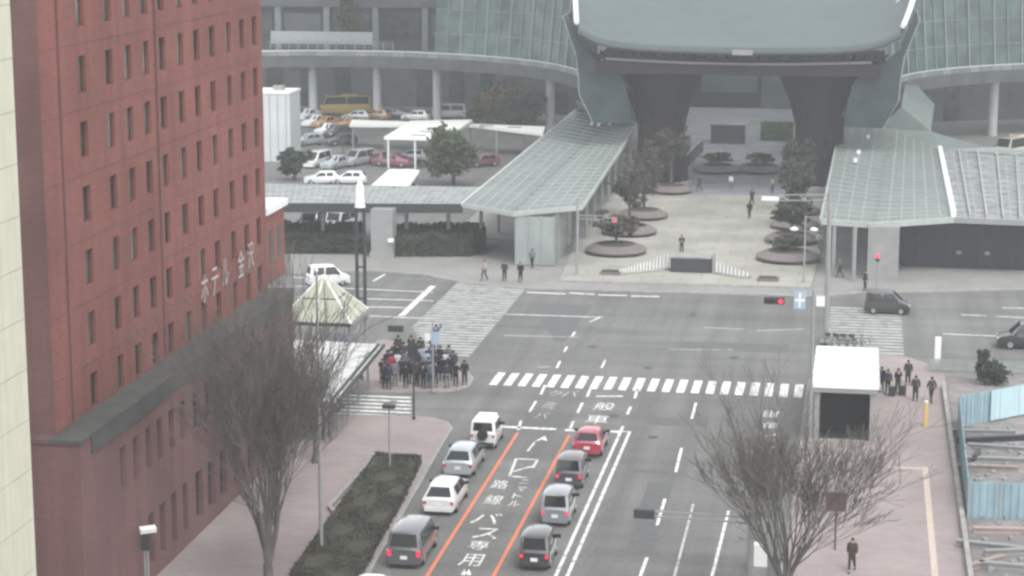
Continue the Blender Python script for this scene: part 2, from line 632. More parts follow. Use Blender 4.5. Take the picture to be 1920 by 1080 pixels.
# repaired strips, one painted tree shade, and covers in the asphalt
mark('asphalt_patch_and_shade', [P(985, 775), P(1075, 778), P(1062, 802), P(970, 800)], m_patch_and_shade, 0.0025)
mark('asphalt_patch_and_shade', [P(1222, 782), P(1330, 786), P(1325, 800), P(1214, 797)], m_patch_and_shade, 0.0025)  # tree-shaped shade on the road, put into a darker colour
mark('asphalt_patch_and_shade', [P(1215, 905), P(1262, 905), P(1225, 1040), P(1170, 1040)], m_patch_and_shade, 0.0025)
mark('asphalt_patch_and_shade', [P(1280, 640), P(1480, 646), P(1478, 662), P(1272, 656)], m_patch_and_shade, 0.0025)
mark('asphalt_patch_and_shade', [P(1000, 570), P(1110, 573), P(1060, 640), P(1040, 640)], m_patch_and_shade, 0.0025)
mark('asphalt_patch_and_shade', [P(1190, 880), P(1290, 884), P(1288, 890), P(1188, 886)], m_patch_and_shade, 0.0025)
rc_ = random.Random(17)
for a, b in (((1010, 700), (1210, 560)), ((1240, 700), (1420, 580)), ((1130, 1000), (1190, 880)), ((1250, 840), (1340, 850)), ((930, 690), (1100, 640)), ((1330, 700), (1480, 690)), ((1090, 1060), (1150, 930)), ((1700, 640), (1860, 610))):
    A, B = P(*a), P(*b)                        # tar-sealed cracks
    pts = [A.lerp(B, k / 10) + Vector((rc_.uniform(-.25, .25), rc_.uniform(-.4, .4), 0)) for k in range(11)]
    sm = MB()
    for p, q in zip(pts[:-1], pts[1:]):
        d = (q - p).normalized()
        s = Vector((-d.y, d.x, 0)) * .035
        sm.poly([p + s + Vector((0, 0, .003)), p - s + Vector((0, 0, .003)), q - s + Vector((0, 0, .003)), q + s + Vector((0, 0, .003))])
    sm.build('sealed_crack', m_patch_and_shade, ground)
for px, py in ((1375, 670), (1150, 780), (1215, 690), (1225, 820), (1110, 650), (1300, 590)):
    c = P(px, py)
    MB().cyl(c.x, c.y, 0.0, 0.004, .33, n=16).build('manhole_cover', m_steel_dark, ground)


# ------------------------------------------------------------------ raised pavements with kerbs
def pavement(name, pts, mt, z=0.12, kerb=None, kw=0.18):
    pts2 = [(p[0], p[1]) for p in pts]
    ob = structure(MB().prism(pts2, 0.0, z, bottom=False).build(name, mt))
    if kerb:
        k = [Vector((pts2[i][0], pts2[i][1], 0)) for i in kerb]
        for a, b in zip(k[:-1], k[1:]):        # kerb stones about 2 m long
            L = (b - a).length
            nn = max(1, round(L / 2.0))
            for j in range(nn):
                p, q = a.lerp(b, j / nn), a.lerp(b, (j + 1) / nn)
                d = (q - p).normalized()
                MB().beam(p + d * .01 + Vector((0, 0, z / 2 + .004)), q - d * .01 + Vector((0, 0, z / 2 + .004)), kw, z + .012).build('kerb_stone', m_kerb, ob)
    return ob


# pavement along the hotel
pv = [P(620, 1210), P(690, 1080), P(768, 942), P(832, 830), P(847, 806), P(838, 795), P(812, 787), P(778, 784), P(640, 780), P(590, 786)]
pv += [Vector((-33.2, P(590, 786).y, 0)), Vector((-33.2, 60, 0)), Vector((-22, 60, 0))]
pave_l = pavement('pavement_left', pv, m_pave_pink, kerb=range(0, 10))
# island where the crowd waits
isl = [P(880, 724), P(855, 733), P(820, 736), P(775, 735), P(640, 738), P(560, 740), Vector((-52, P(560, 740).y, 0)), Vector((-52, P(560, 640).y, 0)), P(690, 650), P(720, 640), P(800, 655), P(868, 690), P(886, 712)]
island = pavement('pavement_island', isl, m_pave_pink, kerb=[8, 9, 10, 11, 12, 0, 1, 2, 3, 4, 5])
MB().prism([(p[0], p[1]) for p in (P(772, 700, .12), P(860, 712, .12), P(868, 719, .12), P(765, 724, .12))], .12, .124, bottom=False).build('grey_paving_band', m_pave_grey, island)
# right-hand pavement
pr = [P(1440, 1220), P(1482, 983), P(1504, 811), P(1512, 742), P(1524, 695), P(1556, 672), P(1640, 664), P(1705, 674), P(1750, 690), P(1930, 697), Vector((40, P(1930, 697).y, 0)), Vector((40, 60, 0)), Vector((-2.5, 60, 0))]
pave_r = pavement('pavement_right', pr, m_pave_pink, kerb=range(0, 10))
MB().box(P(1735, 880, .12).x - .16, 70, .12, P(1735, 880, .12).x + .16, P(1735, 880).y, .128).build('tactile_strip', m_tactile, pave_r)
MB().box(P(1665, 880, .12).x, P(1735, 880).y - .45, .12, P(1735, 880, .12).x - .17, P(1735, 880).y - .15, .128).build('tactile_strip', m_tactile, pave_r)
# station plaza: a low step, then the stone floor
fr = [P(545, 514), P(690, 508), P(790, 515), P(868, 531), P(985, 542), P(1230, 549), P(1530, 557), P(1620, 549), P(1720, 548), P(1930, 543)]
pl = fr + [Vector((60, P(1930, 543).y, 0)), Vector((60, 330, 0)), Vector((-38, 330, 0)), Vector((-38, 262, 0)), Vector((-37.5, 190, 0)), P(955, 455), P(905, 482), P(545, 479)]
plaza = pavement('plaza_edge', pl, m_pave_grey, kerb=range(0, 10), kw=.3)
pz = [P(1050, 530), P(1300, 537), P(1520, 543), P(1540, 470), Vector((-3.0, 330, 0)), Vector((-26, 330, 0)), Vector((-25.5, 185, 0))]
pz2 = structure(MB().prism([(p[0], p[1]) for p in pz], .124, .24, bottom=False).build('plaza', m_plaza))
for a, b in zip(pz[0:2], pz[1:3]):
    nn = 8
    for j in range(nn):
        p, q = a.lerp(b, j / nn), a.lerp(b, (j + 1) / nn)
        MB().beam(p + Vector((.01, -.17, .185)), q + Vector((-.01, -.17, .185)), .34, .13).build('step_stone', m_kerb, pz2)


# ------------------------------------------------------------------ red hotel
HX, PX_ = -34.0, -32.6                         # tower front, podium front
hotel = thing('hotel', 'tall red brick hotel with rows of small windows, left of the road', 'building', (HX, 98, 0))
Y0, Y1 = 82.5, 115.2
ycols = [87.3, 90.7, 93.2, 95.65, 98.05, 100.8, 103.4, 106.0, 108.9, 111.4, 113.8]
zrows = [10.1, 12.92, 15.74, 18.62, 21.5, 24.4, 27.3, 30.2, 33.1, 36.0]
ww, wh, rec = 0.92, 1.62, 0.22
# front wall as a grid with real openings
ys = [Y0] + [c + s * ww / 2 for c in ycols for s in (-1, 1)] + [Y1]
zs = [0.0] + [c + s * wh / 2 for c in zrows for s in (-1, 1)] + [40.0]
mb = MB(hotel)
for i in range(len(ys) - 1):
    for j in range(len(zs) - 1):
        a, b, c, d = ys[i], ys[i + 1], zs[j], zs[j + 1]
        if i % 2 == 1 and j % 2 == 1:          # opening: four reveals
            x, xi = HX, HX - rec
            mb.poly([(x, a, c), (xi, a, c), (xi, a, d), (x, a, d)])
            mb.poly([(x, b, c), (x, b, d), (xi, b, d), (xi, b, c)])
            mb.poly([(x, a, c), (x, b, c), (xi, b, c), (xi, a, c)])
            mb.poly([(x, a, d), (xi, a, d), (xi, b, d), (x, b, d)])
        else:
            mb.poly([(HX, a, c), (HX, b, c), (HX, b, d), (HX, a, d)])
mb.build('wall', m_redbrick, hotel)
for bb in ((HX - 16, Y0 - .02, HX - .002, Y0), (HX - 16, Y1, HX - .002, Y1 + .02), (HX - 16.02, Y0, HX - 16, Y1)):
    MB(hotel).box(bb[0], bb[1], 0, bb[2], bb[3], 40).build('side_wall', m_redbrick_dark, hotel)
MB(hotel).box(HX - 16.2, Y0 - .2, 40, HX + .2, Y1 + .2, 40.6).build('roof', m_concrete, hotel)
me_pane = MB().box(-.02, -ww / 2, -wh / 2, 0, ww / 2, wh / 2).mesh('pane', m_glass_dark)
mfr = MB()
for s in (-1, 1):
    mfr.box(0, s * (ww / 2 - .03) - .03, -wh / 2, .05, s * (ww / 2 - .03) + .03, wh / 2)
    mfr.box(0.002, -ww / 2 + .06, s * (wh / 2 - .03) - .03, .05, ww / 2 - .06, s * (wh / 2 - .03) + .03)
me_fr = mfr.mesh('frame', m_frame_dark)
m_blind = mat('pale_window_blind', (0.16, 0.17, 0.155), 0.7, var=0.3, scale=1.5)
m_panes = [None, None, None, m_blind, mat('window_drape', (.085, .085, .075), .6, var=.4, scale=2.0), mat('window_reflecting', (.05, .062, .06), .1, var=.5, scale=1.3, spec=.9)]
rr = random.Random(3)
for c in ycols:
    for z in zrows[:8]:
        w = put('window', me_pane, hotel, (-rec, c - 98, z), mat=rr.choice(m_panes))
        put('frame', me_fr, w, (0, 0, 0))
for z in zrows[:8]:                            # thin storey joints
    MB(hotel).box(HX, Y0 + .1, z + 1.36, HX + .025, Y1 - .1, z + 1.41).build('storey_band', m_redbrick_dark, hotel)
for yy in (84.6, 97.0):
    MB(hotel).tube([(HX + .05, yy, 9.2), (HX + .05, yy, 40)], .05, 6).build('drain_pipe', m_redbrick_dark, hotel)
# podium
pod_top = 9.1
mb = MB(hotel)
yc2 = [86.9, 88.6, 90.3, 91.9, 93.6, 95.3, 97.5, 99.5, 101.5, 104, 106.5, 109, 111.5]
m_ledge = mat('dark_ledge', (.066, .067, .063), .9, var=.2, scale=.8)
pw = [(y, .75, 5.7, 7.6) for y in yc2[:6]] + [(y, 1.2, 5.4, 8.0) for y in yc2[6:]]
ys = [81.7]
for y, w_, a, b in pw:
    ys += [y - w_ / 2, y + w_ / 2]
ys += [115.6]
zs = [0, .9, 3.4, 5.6, 7.6, pod_top]
low = {1: 1, 3: 1, 5: 0, 7: 1, 9: 1, 11: 1}
for i in range(len(ys) - 1):
    for j in range(5):
        a, b, c, d = ys[i], ys[i + 1], zs[j], zs[j + 1]
        hole = (i % 2 == 1) and (j == 3 or (j == 1 and i > 4))
        if hole:
            x, xi = PX_, PX_ - .25
            mb.poly([(x, a, c), (xi, a, c), (xi, a, d), (x, a, d)])
            mb.poly([(x, b, c), (x, b, d), (xi, b, d), (xi, b, c)])
            mb.poly([(x, a, c), (x, b, c), (xi, b, c), (xi, a, c)])
            mb.poly([(x, a, d), (xi, a, d), (xi, b, d), (x, b, d)])
            win = MB(hotel).box(xi - .02, a, c, xi, b, d).build('window', m_glass_dark, hotel)
            MB(hotel).box(xi, (a + b) / 2 - .03, c, xi + .05, (a + b) / 2 + .03, d).box(xi + .001, a, (c + d) / 2 - .03, xi + .045, b, (c + d) / 2 + .03).build('frame', m_frame_dark, win)
        else:
            mb.poly([(PX_, a, c), (PX_, b, c), (PX_, b, d), (PX_, a, d)])
mb.build('podium_wall', m_redbrick_dark, hotel)
MB(hotel).box(HX - 16, 81.68, 0, PX_ - .002, 81.7, pod_top).build('podium_side_wall', m_redbrick_dark, hotel)
MB(hotel).box(HX - 16, 115.6, 0, PX_ - .002, 115.62, pod_top).build('podium_side_wall', m_redbrick_dark, hotel)
MB(hotel).box(HX + .03, 81.6, pod_top, PX_ + .1, 115.7, pod_top + .18).build('podium_cornice', m_ledge, hotel)
MB(hotel).box(HX - 16, 81.6, pod_top, HX + .03, Y0 - .03, pod_top + .18).build('podium_cornice', m_redbrick_dark, hotel)
MB(hotel).box(PX_ + .002, 83, pod_top - .75, PX_ + .08, 115.5, pod_top - .02).build('fascia', m_ledge, hotel)
# lower wing at the far end
MB(hotel).box(HX - 10, Y1 + .03, pod_top + .3, HX - .1, 119.4, 13.6).build('wing', m_redbrick, hotel)
MB(hotel).box(HX - 10.1, Y1 + .03, 13.6, HX + .1, 119.6, 14.0).build('wing_parapet', m_steel_white, hotel)
for y in (116.6, 118.2):
    MB(hotel).box(HX - .12, y - .35, 10.6, HX - .07, y + .35, 12.6).build('window', m_glass_dark, hotel)
# raised white letters on the front
m_letter = mat('sign_letter_grey', (.42, .43, .43), .6, var=.1)
for k, (ch, px, py) in enumerate((('ホ', 384, 541), ('テ', 403, 527), ('ル', 423, 510), ('金', 452, 494), ('沢', 470, 478))):
    me = text_mesh(ch, 1.15, 1.5, 0.0, m_letter)
    p = QX(px, py, HX + .12)
    o = put('sign_letter', me, hotel, (.12, p.y - 98, p.z))
    o.rotation_euler = (math.pi / 2, 0, math.pi / 2)

# ------------------------------------------------------------------ cream tower at the left edge
CX, CY1 = -30.0, 70.4
cream = thing('cream_office_tower', 'cream panelled tower cut off by the left edge of the picture', 'building', (CX, 60, 0))
MB(cream).box(CX - 14, 44, 0, CX - .06, CY1 - .06, 38).build('core_wall', m_cream_joint, cream)
me_pan = MB().box(-.06, -.49, -.94, 0, .49, .94).mesh('panel', m_cream)
for r in range(20):
    for c in range(9):
        put('panel', me_pan, cream, (0, CY1 - .49 - c * 1.0 - 60, .95 + r * 1.9))
MB(cream).box(CX - .055, 44, 0, CX - .005, CY1 - 9.02, 38).build('wall_cladding', m_cream, cream)
MB(cream).box(CX - 14, CY1 - .055, 0, CX - .065, CY1, 38).build('end_wall', m_cream, cream)
MB(cream).box(CX - 14.1, 43.9, 38, CX + .1, CY1 + .1, 38.5).build('roof', m_concrete, cream)


# ================================================================== STATION
GX, GY = -12.9, 222.0
gate = thing('station_gate', 'huge drum shaped wooden gate with twisted columns and grey swept roof', 'gate', (GX, GY, .24))
# twisted columns: two crossing sets of straight timbers round a core
for cx, lean in ((-8.4, -1), (8.4, 1)):
    col = MB().lathe(cx, 0, [(2.75, 0), (2.2, 4.5), (2.4, 8), (4.6, 12.3), (5.6, 13.9)], 20).build('column', m_gate_wood, gate, 40)
    for k in range(18):
        a = 2 * math.pi * k / 18
        for s in (-1, 1):
            pts = []
            for z, r in ((0, 3.0), (2.2, 2.65), (4.5, 2.4), (6.8, 2.45), (9, 3.1), (11, 4.2), (13.4, 5.6)):
                t = a + s * R(62) * z / 13
                pts.append((cx + r * math.cos(t) + lean * max(0, z - 8) * .12, r * math.sin(t) * (1 - .02 * z), z))
            MB().tube(pts, .16, 4).build('timber', m_gate_wood, col)
    MB().lathe(cx, 0, [(3.3, 0), (3.3, .5), (3.0, .6)], 24).build('plinth', m_concrete, gate, 40)
# roof: a swept sheet, low at the front eave, rising to the back and to the corners
NX, NY = 28, 12
m_eave = mat('eave_metal', (.06, .07, .075), .7, var=.1)
m_eave2 = mat('eave_rail_metal', (.15, .155, .165), .7, var=.1)


def roofz(u, v):                               # u across -1..1, v depth 0 front..1 back
    return 15.5 + 0.5 * u * u + 7.5 * v ** 1.25 + 1.4 * abs(u) ** 8


def roofp(u, v, dz=0.0):
    return (u * (16.4 + 2.6 * v), -8 + 16 * v, roofz(u, v) + dz)


top = MB()
for i in range(NX):
    for j in range(NY):
        u0, u1, v0, v1 = -1 + 2 * i / NX, -1 + 2 * (i + 1) / NX, j / NY, (j + 1) / NY
        top.poly([roofp(u0, v0), roofp(u1, v0), roofp(u1, v1), roofp(u0, v1)])
        top.poly([roofp(u0, v1, -.5), roofp(u1, v1, -.5), roofp(u1, v0, -.5), roofp(u0, v0, -.5)])
for i in range(NX):
    u0, u1 = -1 + 2 * i / NX, -1 + 2 * (i + 1) / NX
    top.poly([roofp(u0, 0, -.5), roofp(u1, 0, -.5), roofp(u1, 0), roofp(u0, 0)])
    top.poly([roofp(u1, 1, -.5), roofp(u0, 1, -.5), roofp(u0, 1), roofp(u1, 1)])
roof = top.build('roof', m_roof_grey, gate, 40)
for s in (-1, 1):                              # bright raised side edges
    MB().tube([roofp(s * 1.01, k / 8, .35) for k in range(9)], [.28] * 9, 6).build('roof_edge', m_steel_white, roof, 40)
    e = MB()
    for k in range(10):
        e.tube([roofp(s * (.9 - .0), .5 + k * .05, .1), roofp(s * 1.0, .5 + k * .05, .9)], .06, 4)
    e.build('edge_lattice', m_steel_white, roof)
MB().tube([roofp(-1 + 2 * k / 20, 0, -.55) for k in range(21)], .22, 6).build('eave_beam', m_eave, roof, 40)
MB().tube([(-13.6 + 27.2 * k / 16, -7.4, 14.1 - .35 * (1 - (k / 8 - 1) ** 2)) for k in range(17)], .14, 6).build('eave_rail', m_eave2, gate, 40)
plq = MB().box(-.5, -8.35, 14.75, 1.6, -8.25, 15.3).build('name_plaque', m_concrete, gate)
# timber lattice under the roof, flaring from the columns
concourse = structure(MB().prism([(-25.8, 216), (-3.1, 216), (-3.1, 299), (-25.8, 299)], .24, .25, bottom=False).build('dimmed_floor_sheet', mat('floor_painted_dim', (.22, .235, .26), .6, var=.25, scale=.4)))  # sheet over the plaza; dimness under the dome put into its blue-grey colour
for k in range(29):
    u = -1 + 2 * k / 28
    MB().tube([(u * 15.2, -7.6, 14.6 + .4 * u * u), (u * 14.2, -3.5, 13.0), (u * 13.4, 1, 12.6), (u * 13.6, 6, 13.9)], .13, 4).build('lattice_bar', m_gate_wood, gate)
for k in range(9):
    y = -7.2 + k * 1.65
    z = 14.0 if k == 0 else 12.8
    MB().tube([(-14.2, y, z + .3), (-7, y, z), (7, y, z), (14.2, y, z + .3)], .15, 4).build('lattice_bar', m_gate_wood, gate)
MB().box(-15, -6.8, 14.0, 15, 7, 14.2).build('ceiling_deck', m_gate_wood, gate)
MB().box(-14.6, -7.3, 12.6, 14.6, -6.9, 13.9).build('lintel', m_gate_wood, gate)
m_glass_teal = mat('dark_teal_glass', (.028, .042, .047), .5, var=.4, scale=.5, spec=.3)
# flared glass wings closing the gate's flanks
for s in (-1, 1):
    prof = [(18.2, 18.4), (16.8, 14.6), (16.5, 12.2), (16.4, 10.2), (14.9, 7.3)]
    inn = [(16.4, 15.4), (15.0, 14.2), (11.9, 12.2), (11.3, 10.2), (11.0, 7.4)]
    wing = MB()
    ys_ = (-6.5, 9.5)
    for k in range(4):
        (xa, za), (xb, zb) = prof[k], prof[k + 1]
        for j in range(6):
            yA, yB = ys_[0] + 16 * j / 6, ys_[0] + 16 * (j + 1) / 6
            pn = MB().plate([(s * xa, yA + .06, za), (s * xa, yB - .06, za), (s * xb, yB - .06, zb + .06), (s * xb, yA + .06, zb + .06)], (s, 0, 0), .05)
            pn.build('glass_pane', m_glass_green, gate)
    fr_ = MB()
    for k in range(4):
        (xa, za), (xb, zb) = prof[k], prof[k + 1]
        (xc, zc), (xd, zd) = inn[k], inn[k + 1]
        for j in range(2):
            ta, tb = j / 2, (j + 1) / 2
            pA = (s * (xa + (xc - xa) * ta), ys_[0], za + (zc - za) * ta)
            pB = (s * (xa + (xc - xa) * tb), ys_[0], za + (zc - za) * tb)
            pC = (s * (xb + (xd - xb) * tb), ys_[0], zb + (zd - zb) * tb)
            pD = (s * (xb + (xd - xb) * ta), ys_[0], zb + (zd - zb) * ta)
            MB().plate([pA, pB, pC, pD], (0, -1, 0), .05).build('glass_pane', m_glass_teal, gate)
    for j in range(7):
        y = ys_[0] + 16 * j / 6
        MB().tube([(s * (x + .03), y, z) for x, z in prof], .09, 4).build('mullion', m_steel_grey, gate)
    for k in range(5):
        MB().tube([(s * (prof[k][0] + .03), ys_[0], prof[k][1]), (s * (prof[k][0] + .03), ys_[1], prof[k][1])], .07, 4).build('mullion', m_steel_grey, gate)

# ------------------------------------------------------------------ glass dome behind the gate and the raised ring decks
dome = thing('station_dome', 'green glass dome wall with pale mullions behind the gate', 'dome', (GX, 285, .12))


def arc(cx, r, a0, a1, n, flip):               # points on a ring round the bus court (mirrored for the right one)
    out = []
    for k in range(n + 1):
        a = R(a0 + (a1 - a0) * k / n)
        x = cx + r * math.cos(a) * (-1 if flip else 1)
        out.append((x, 241 + r * math.sin(a)))
    return out


CL, CR = -68.0, 38.0
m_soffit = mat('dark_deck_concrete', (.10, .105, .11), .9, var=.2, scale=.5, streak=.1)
m_column = mat('pale_column', (.42, .44, .46), .8, var=.08)
for cxr, flip, a0, a1, nb in ((CL, False, 4, 74, 22), (CR, True, 4, 80, 24)):
    pts = arc(cxr, 37.6, a0, a1, nb, flip)
    levels = [9.0, 12.0, 15.2, 18.4, 21.6, 24.8]
    for k in range(nb):
        (xa, ya_), (xb, yb_) = pts[k], pts[k + 1]
        nrm = Vector((yb_ - ya_, -(xb - xa), 0)).normalized()
        cc = Vector((cxr - xa, 241 - ya_, 0))
        if nrm.dot(cc) < 0:
            nrm = -nrm
        lean = lambda z: -nrm * (z - 9) * .10
        for j in range(5):
            za, zb = levels[j], levels[j + 1]
            A, B = Vector((xa, ya_, 0)), Vector((xb, yb_, 0))
            q = [A.lerp(B, .04) + lean(za) + Vector((0, 0, za + .05)), A.lerp(B, .96) + lean(za) + Vector((0, 0, za + .05)),
                 A.lerp(B, .96) + lean(zb) + Vector((0, 0, zb - .05)), A.lerp(B, .04) + lean(zb) + Vector((0, 0, zb - .05))]
            MB(dome).plate(q, nrm, .04).build('glass_pane', m_glass_green, dome)
        MB(dome).tube([Vector((xa, ya_, 9)) + nrm * .1, Vector((xa, ya_, 24.8)) + lean(24.8) + nrm * .1], .11 if k % 2 else .17, 4).build('mullion', m_glass_pale if k % 2 else m_steel_grey, dome)
    for z in levels[1:]:
        MB(dome).tube([Vector((x, y, z)) - (Vector((cxr - x, 241 - y, 0)).normalized() * (z - 9) * .10) for x, y in pts], .09, 4).build('transom', m_steel_grey, dome)
# dome shell above and the concourse wall behind
sh = MB(dome)
for i in range(16):
    for j in range(4):
        def dp(a, b):
            x = GX + (a / 16 - .5) * 120
            y = 232 + b / 4 * 90
            return (x, y, 25.2 + 8 * (1 - ((a / 16 - .5) * 2) ** 2) * math.sin(math.pi * min(1, b / 4 + .12)))
        sh.poly([dp(i, j), dp(i + 1, j), dp(i + 1, j + 1), dp(i, j + 1)])
sh.build('dome_shell', mat('dome_roof_glass', (.16, .22, .21), .4, var=.1, alpha=.45), dome, 60)  # unseen shell, added to hold sky light back from the hall
hall = thing('station_hall', 'dim station hall front seen through the gate opening', 'building', (GX, 300, .12))
MB(hall).box(-110, 300, 0, 90, 330, 30).build('wall', mat('station_wall', (0.038, 0.042, 0.050), .7, var=.2, scale=.3), hall)
m_hall_panel = mat('hall_panel', (0.070, 0.078, 0.088), .6, var=.25, scale=.4)
m_pier = mat('pale_pier', (.15, .165, .175), .7, var=.15)
for k in range(26):                            # piers and window bays of the long station front
    x = -108 + k * 7.4
    MB(hall).box(x - .45, 299.3, 0, x + .45, 299.9, 28).build('pier', m_pier, hall)
    for z0_, z1_ in ((9.8, 13.0), (16.5, 20.5), (22.5, 27)):
        if abs(x + 3.7 - GX) > 14:
            MB(hall).box(x + .9, 299.7, z0_, x + 6.5, 299.96, z1_).build('window', m_glass_dark if (k + int(z0_)) % 3 else m_hall_panel, hall)
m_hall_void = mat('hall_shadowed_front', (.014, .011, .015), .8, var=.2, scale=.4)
MB(hall).box(-34, 298.9, .3, 8, 299.18, 27).build('dark_shade_sheet', m_hall_void, hall)  # added near-black sheet; the hall's dimness is put into its colour
MB(hall).box(-110, 299.2, 14.0, 90, 299.92, 15.2).build('cornice', m_hall_panel, hall)
m_hall_green = mat('hall_green_glass', (0.055, 0.075, 0.07), .4, var=.3, scale=.4)
for x0_, x1_, z0_, z1_, mt in ((-23, -15, 2.5, 6.5, m_hall_green), (-14.4, -7, 0.3, 5.5, m_hall_green), (-6.4, -2.5, .3, 6, m_glass_dark), (-22, -4, 7.2, 9, m_hall_void),
                               (-18.2, -15.8, 9.5, 12.5, mat('hall_poster', (.32, .29, .29), .6)), (-9.2, -6.6, 5.9, 7.0, mat('hall_sign', (.36, .25, .27), .6))):
    MB(hall).box(x0_, 298.6, z0_, x1_, 298.88, z1_).build('front_panel', mt, hall)
# white bus-like band and railings on the upper level, left
m_hall_grey = mat('pale_grey_screen', (.30, .32, .34), .7, var=.1)
band = thing('upper_walkway_screen', 'long white screen behind the railing of the raised deck, far left', 'screen', (-78, 284, 9))
a_, b_ = P(470, 88, 10.0), P(655, 90, 10.0)
MB(band).beam((a_.x, 285, 10.6), (b_.x + 1, 285, 10.6), .15, 1.7).build('white_panel', m_hall_grey, band)
for k in range(14):
    x = a_.x + (b_.x - a_.x + 4) * k / 13
    MB(band).beam((x, 284.6, 9.0), (x, 284.6, 10.1), .12, .12).build('post', m_steel_grey, band)
for z in (9.4, 9.75, 10.1):
    MB(band).beam((a_.x, 284.5, z), (b_.x + 4, 284.5, z), .06, .06).build('rail', m_steel_grey, band)

for cxr, flip, lab in ((CL, False, 'curved raised deck on pale columns round the left bus court'), (CR, True, 'curved raised deck over the right bus court')):
    deck = thing('raised_deck', lab, 'deck', (cxr, 241, .0))
    n = 44
    o_, i_ = arc(cxr, 46, 2, 128, n, flip), arc(cxr, 35.4, 2, 128, n, flip)
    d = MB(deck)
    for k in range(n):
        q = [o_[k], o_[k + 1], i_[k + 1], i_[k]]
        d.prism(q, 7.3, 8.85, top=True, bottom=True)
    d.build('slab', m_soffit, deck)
    for k in range(0, n):
        A, B = Vector((*i_[k], 0)), Vector((*i_[k + 1], 0))
        MB(deck).beam(A.lerp(B, .02) + Vector((0, 0, 9.15)), A.lerp(B, .98) + Vector((0, 0, 9.15)), .12, .6).build('parapet_panel', m_glass_pale if k % 3 else m_steel_grey, deck)
    MB(deck).tube([(x, y, 9.55) for x, y in i_], .07, 5).build('handrail', m_steel_white, deck)
    for px in ((588, 708, 820, 1032) if not flip else (1860,)):
        py = 330.0
        while py > 150:                        # where the sight line meets the column ring
            g_ = P(px, py)
            if math.hypot(g_.x - cxr, g_.y - 241) > 38.2 and g_.y > 241:
                break
            py -= .5
        MB(deck).cyl(g_.x, g_.y, 0, 7.3, .6, n=14).build('column', m_column, deck, 40)
    bw = arc(cxr, 54, 44, 122, 30, flip)
    for k in range(30):
        A, B = Vector((*bw[k], 0)), Vector((*bw[k + 1], 0))
        MB(deck).beam(A + Vector((0, 0, 3.65)), B + Vector((0, 0, 3.65)), .2, 7.3).build('back_wall', [m_hall_panel, hall.children[0].data.materials[0], m_glass_dark][(k * 7 + k // 3) % 3], deck)
    sgn = arc(cxr, 45, 98, 106, 1, flip)
    MB(deck).beam((*sgn[0], 6.4), (*sgn[1], 6.4), .2, .9).build('hanging_sign', m_concrete, deck)


# ------------------------------------------------------------------ canopies
def pane_grid(parent, quad, nu, nv, mt, frame_mt, th=.05, bar=.09, skip=None, name='glass_pane'):
    """quad corners (front-left, front-right, back-right, back-left) split into real panes with bars between"""
    A, B, C, D = [Vector(p) for p in quad]

    def q(u, v):
        return A.lerp(B, u).lerp(D.lerp(C, u), v)
    g = .012
    for i in range(nu):
        for j in range(nv):
            if skip and skip(i, j):
                continue
            MB(parent).slab([q((i + g * 3) / nu, (j + g * 3) / nv), q((i + 1 - g * 3) / nu, (j + g * 3) / nv), q((i + 1 - g * 3) / nu, (j + 1 - g * 3) / nv), q((i + g * 3) / nu, (j + 1 - g * 3) / nv)], th).build(name, mt, parent)
    up = Vector((0, 0, .02))
    for i in range(nu + 1):
        MB(parent).beam(q(i / nu, 0) + up, q(i / nu, 1) + up, bar, bar).build('purlin', frame_mt, parent)
    for j in range(nv + 1):
        MB(parent).beam(q(0, j / nv) + up * 1.3, q(1, j / nv) + up * 1.3, bar, bar * 1.02).build('rafter', frame_mt, parent)


m_lattice = mat('canopy_lattice', (0.36, 0.385, 0.37), 0.5, var=.08)
ZC = 4.9
# left canopy (two panes of roof meeting in a shallow valley)
lc = thing('glass_canopy', 'long pale green glass canopy leading to the left side of the gate', 'canopy', P(1000, 380, 0).to_tuple())
f0, f1, f2 = P(868, 381, ZC), P(962, 398, ZC - .15), P(1092, 386, ZC)
b0, b1, b2 = P(1082, 205, ZC + .4), P(1150, 218, ZC + .2), P(1195, 232, ZC + .4)
pane_grid(lc, (f0, f1, b1, b0), 5, 26, m_glass_pale, m_lattice)
pane_grid(lc, (f1, f2, b2, b1), 5, 26, m_glass_pale, m_lattice)
for a, b in ((f0, f1), (f1, f2)):
    MB(lc).beam(a - Vector((0, .1, .18)), b - Vector((0, .1, .18)), .14, .34).build('fascia', m_lattice, lc)
MB(lc).beam(f0 - Vector((.08, 0, .1)), b0 - Vector((.08, 0, .1)), .14, .3).build('gutter', m_steel_white, lc)
MB(lc).beam(f2 + Vector((.08, 0, -.1)), b2 + Vector((.08, 0, -.1)), .14, .3).build('gutter', m_lattice, lc)
MB(lc).slab([b0, b2, P(1115, 205, 8.0), P(1080, 188, 8.4)], .12).build('end_fin', m_glass_pale, lc)
for k in range(8):
    t = .06 + k * .125
    for a, b in ((f0, b0), (f2, b2)):
        p = a.lerp(b, t)
        x = p.x + (.8 if a is f0 else -.8)
        MB(lc).cyl(x, p.y, .12, p.z - .1, .16, n=10).build('column', m_steel_grey, lc)
for dx, dy in ((-.5, .3), (-1.4, 1.0), (.6, 1.6)):
    p = b1.lerp(f1, .14) + Vector((dx, dy, .2))
    MB(lc).obox(p, (.35, .3, .3)).build('roof_lamp', m_steel_white, lc)
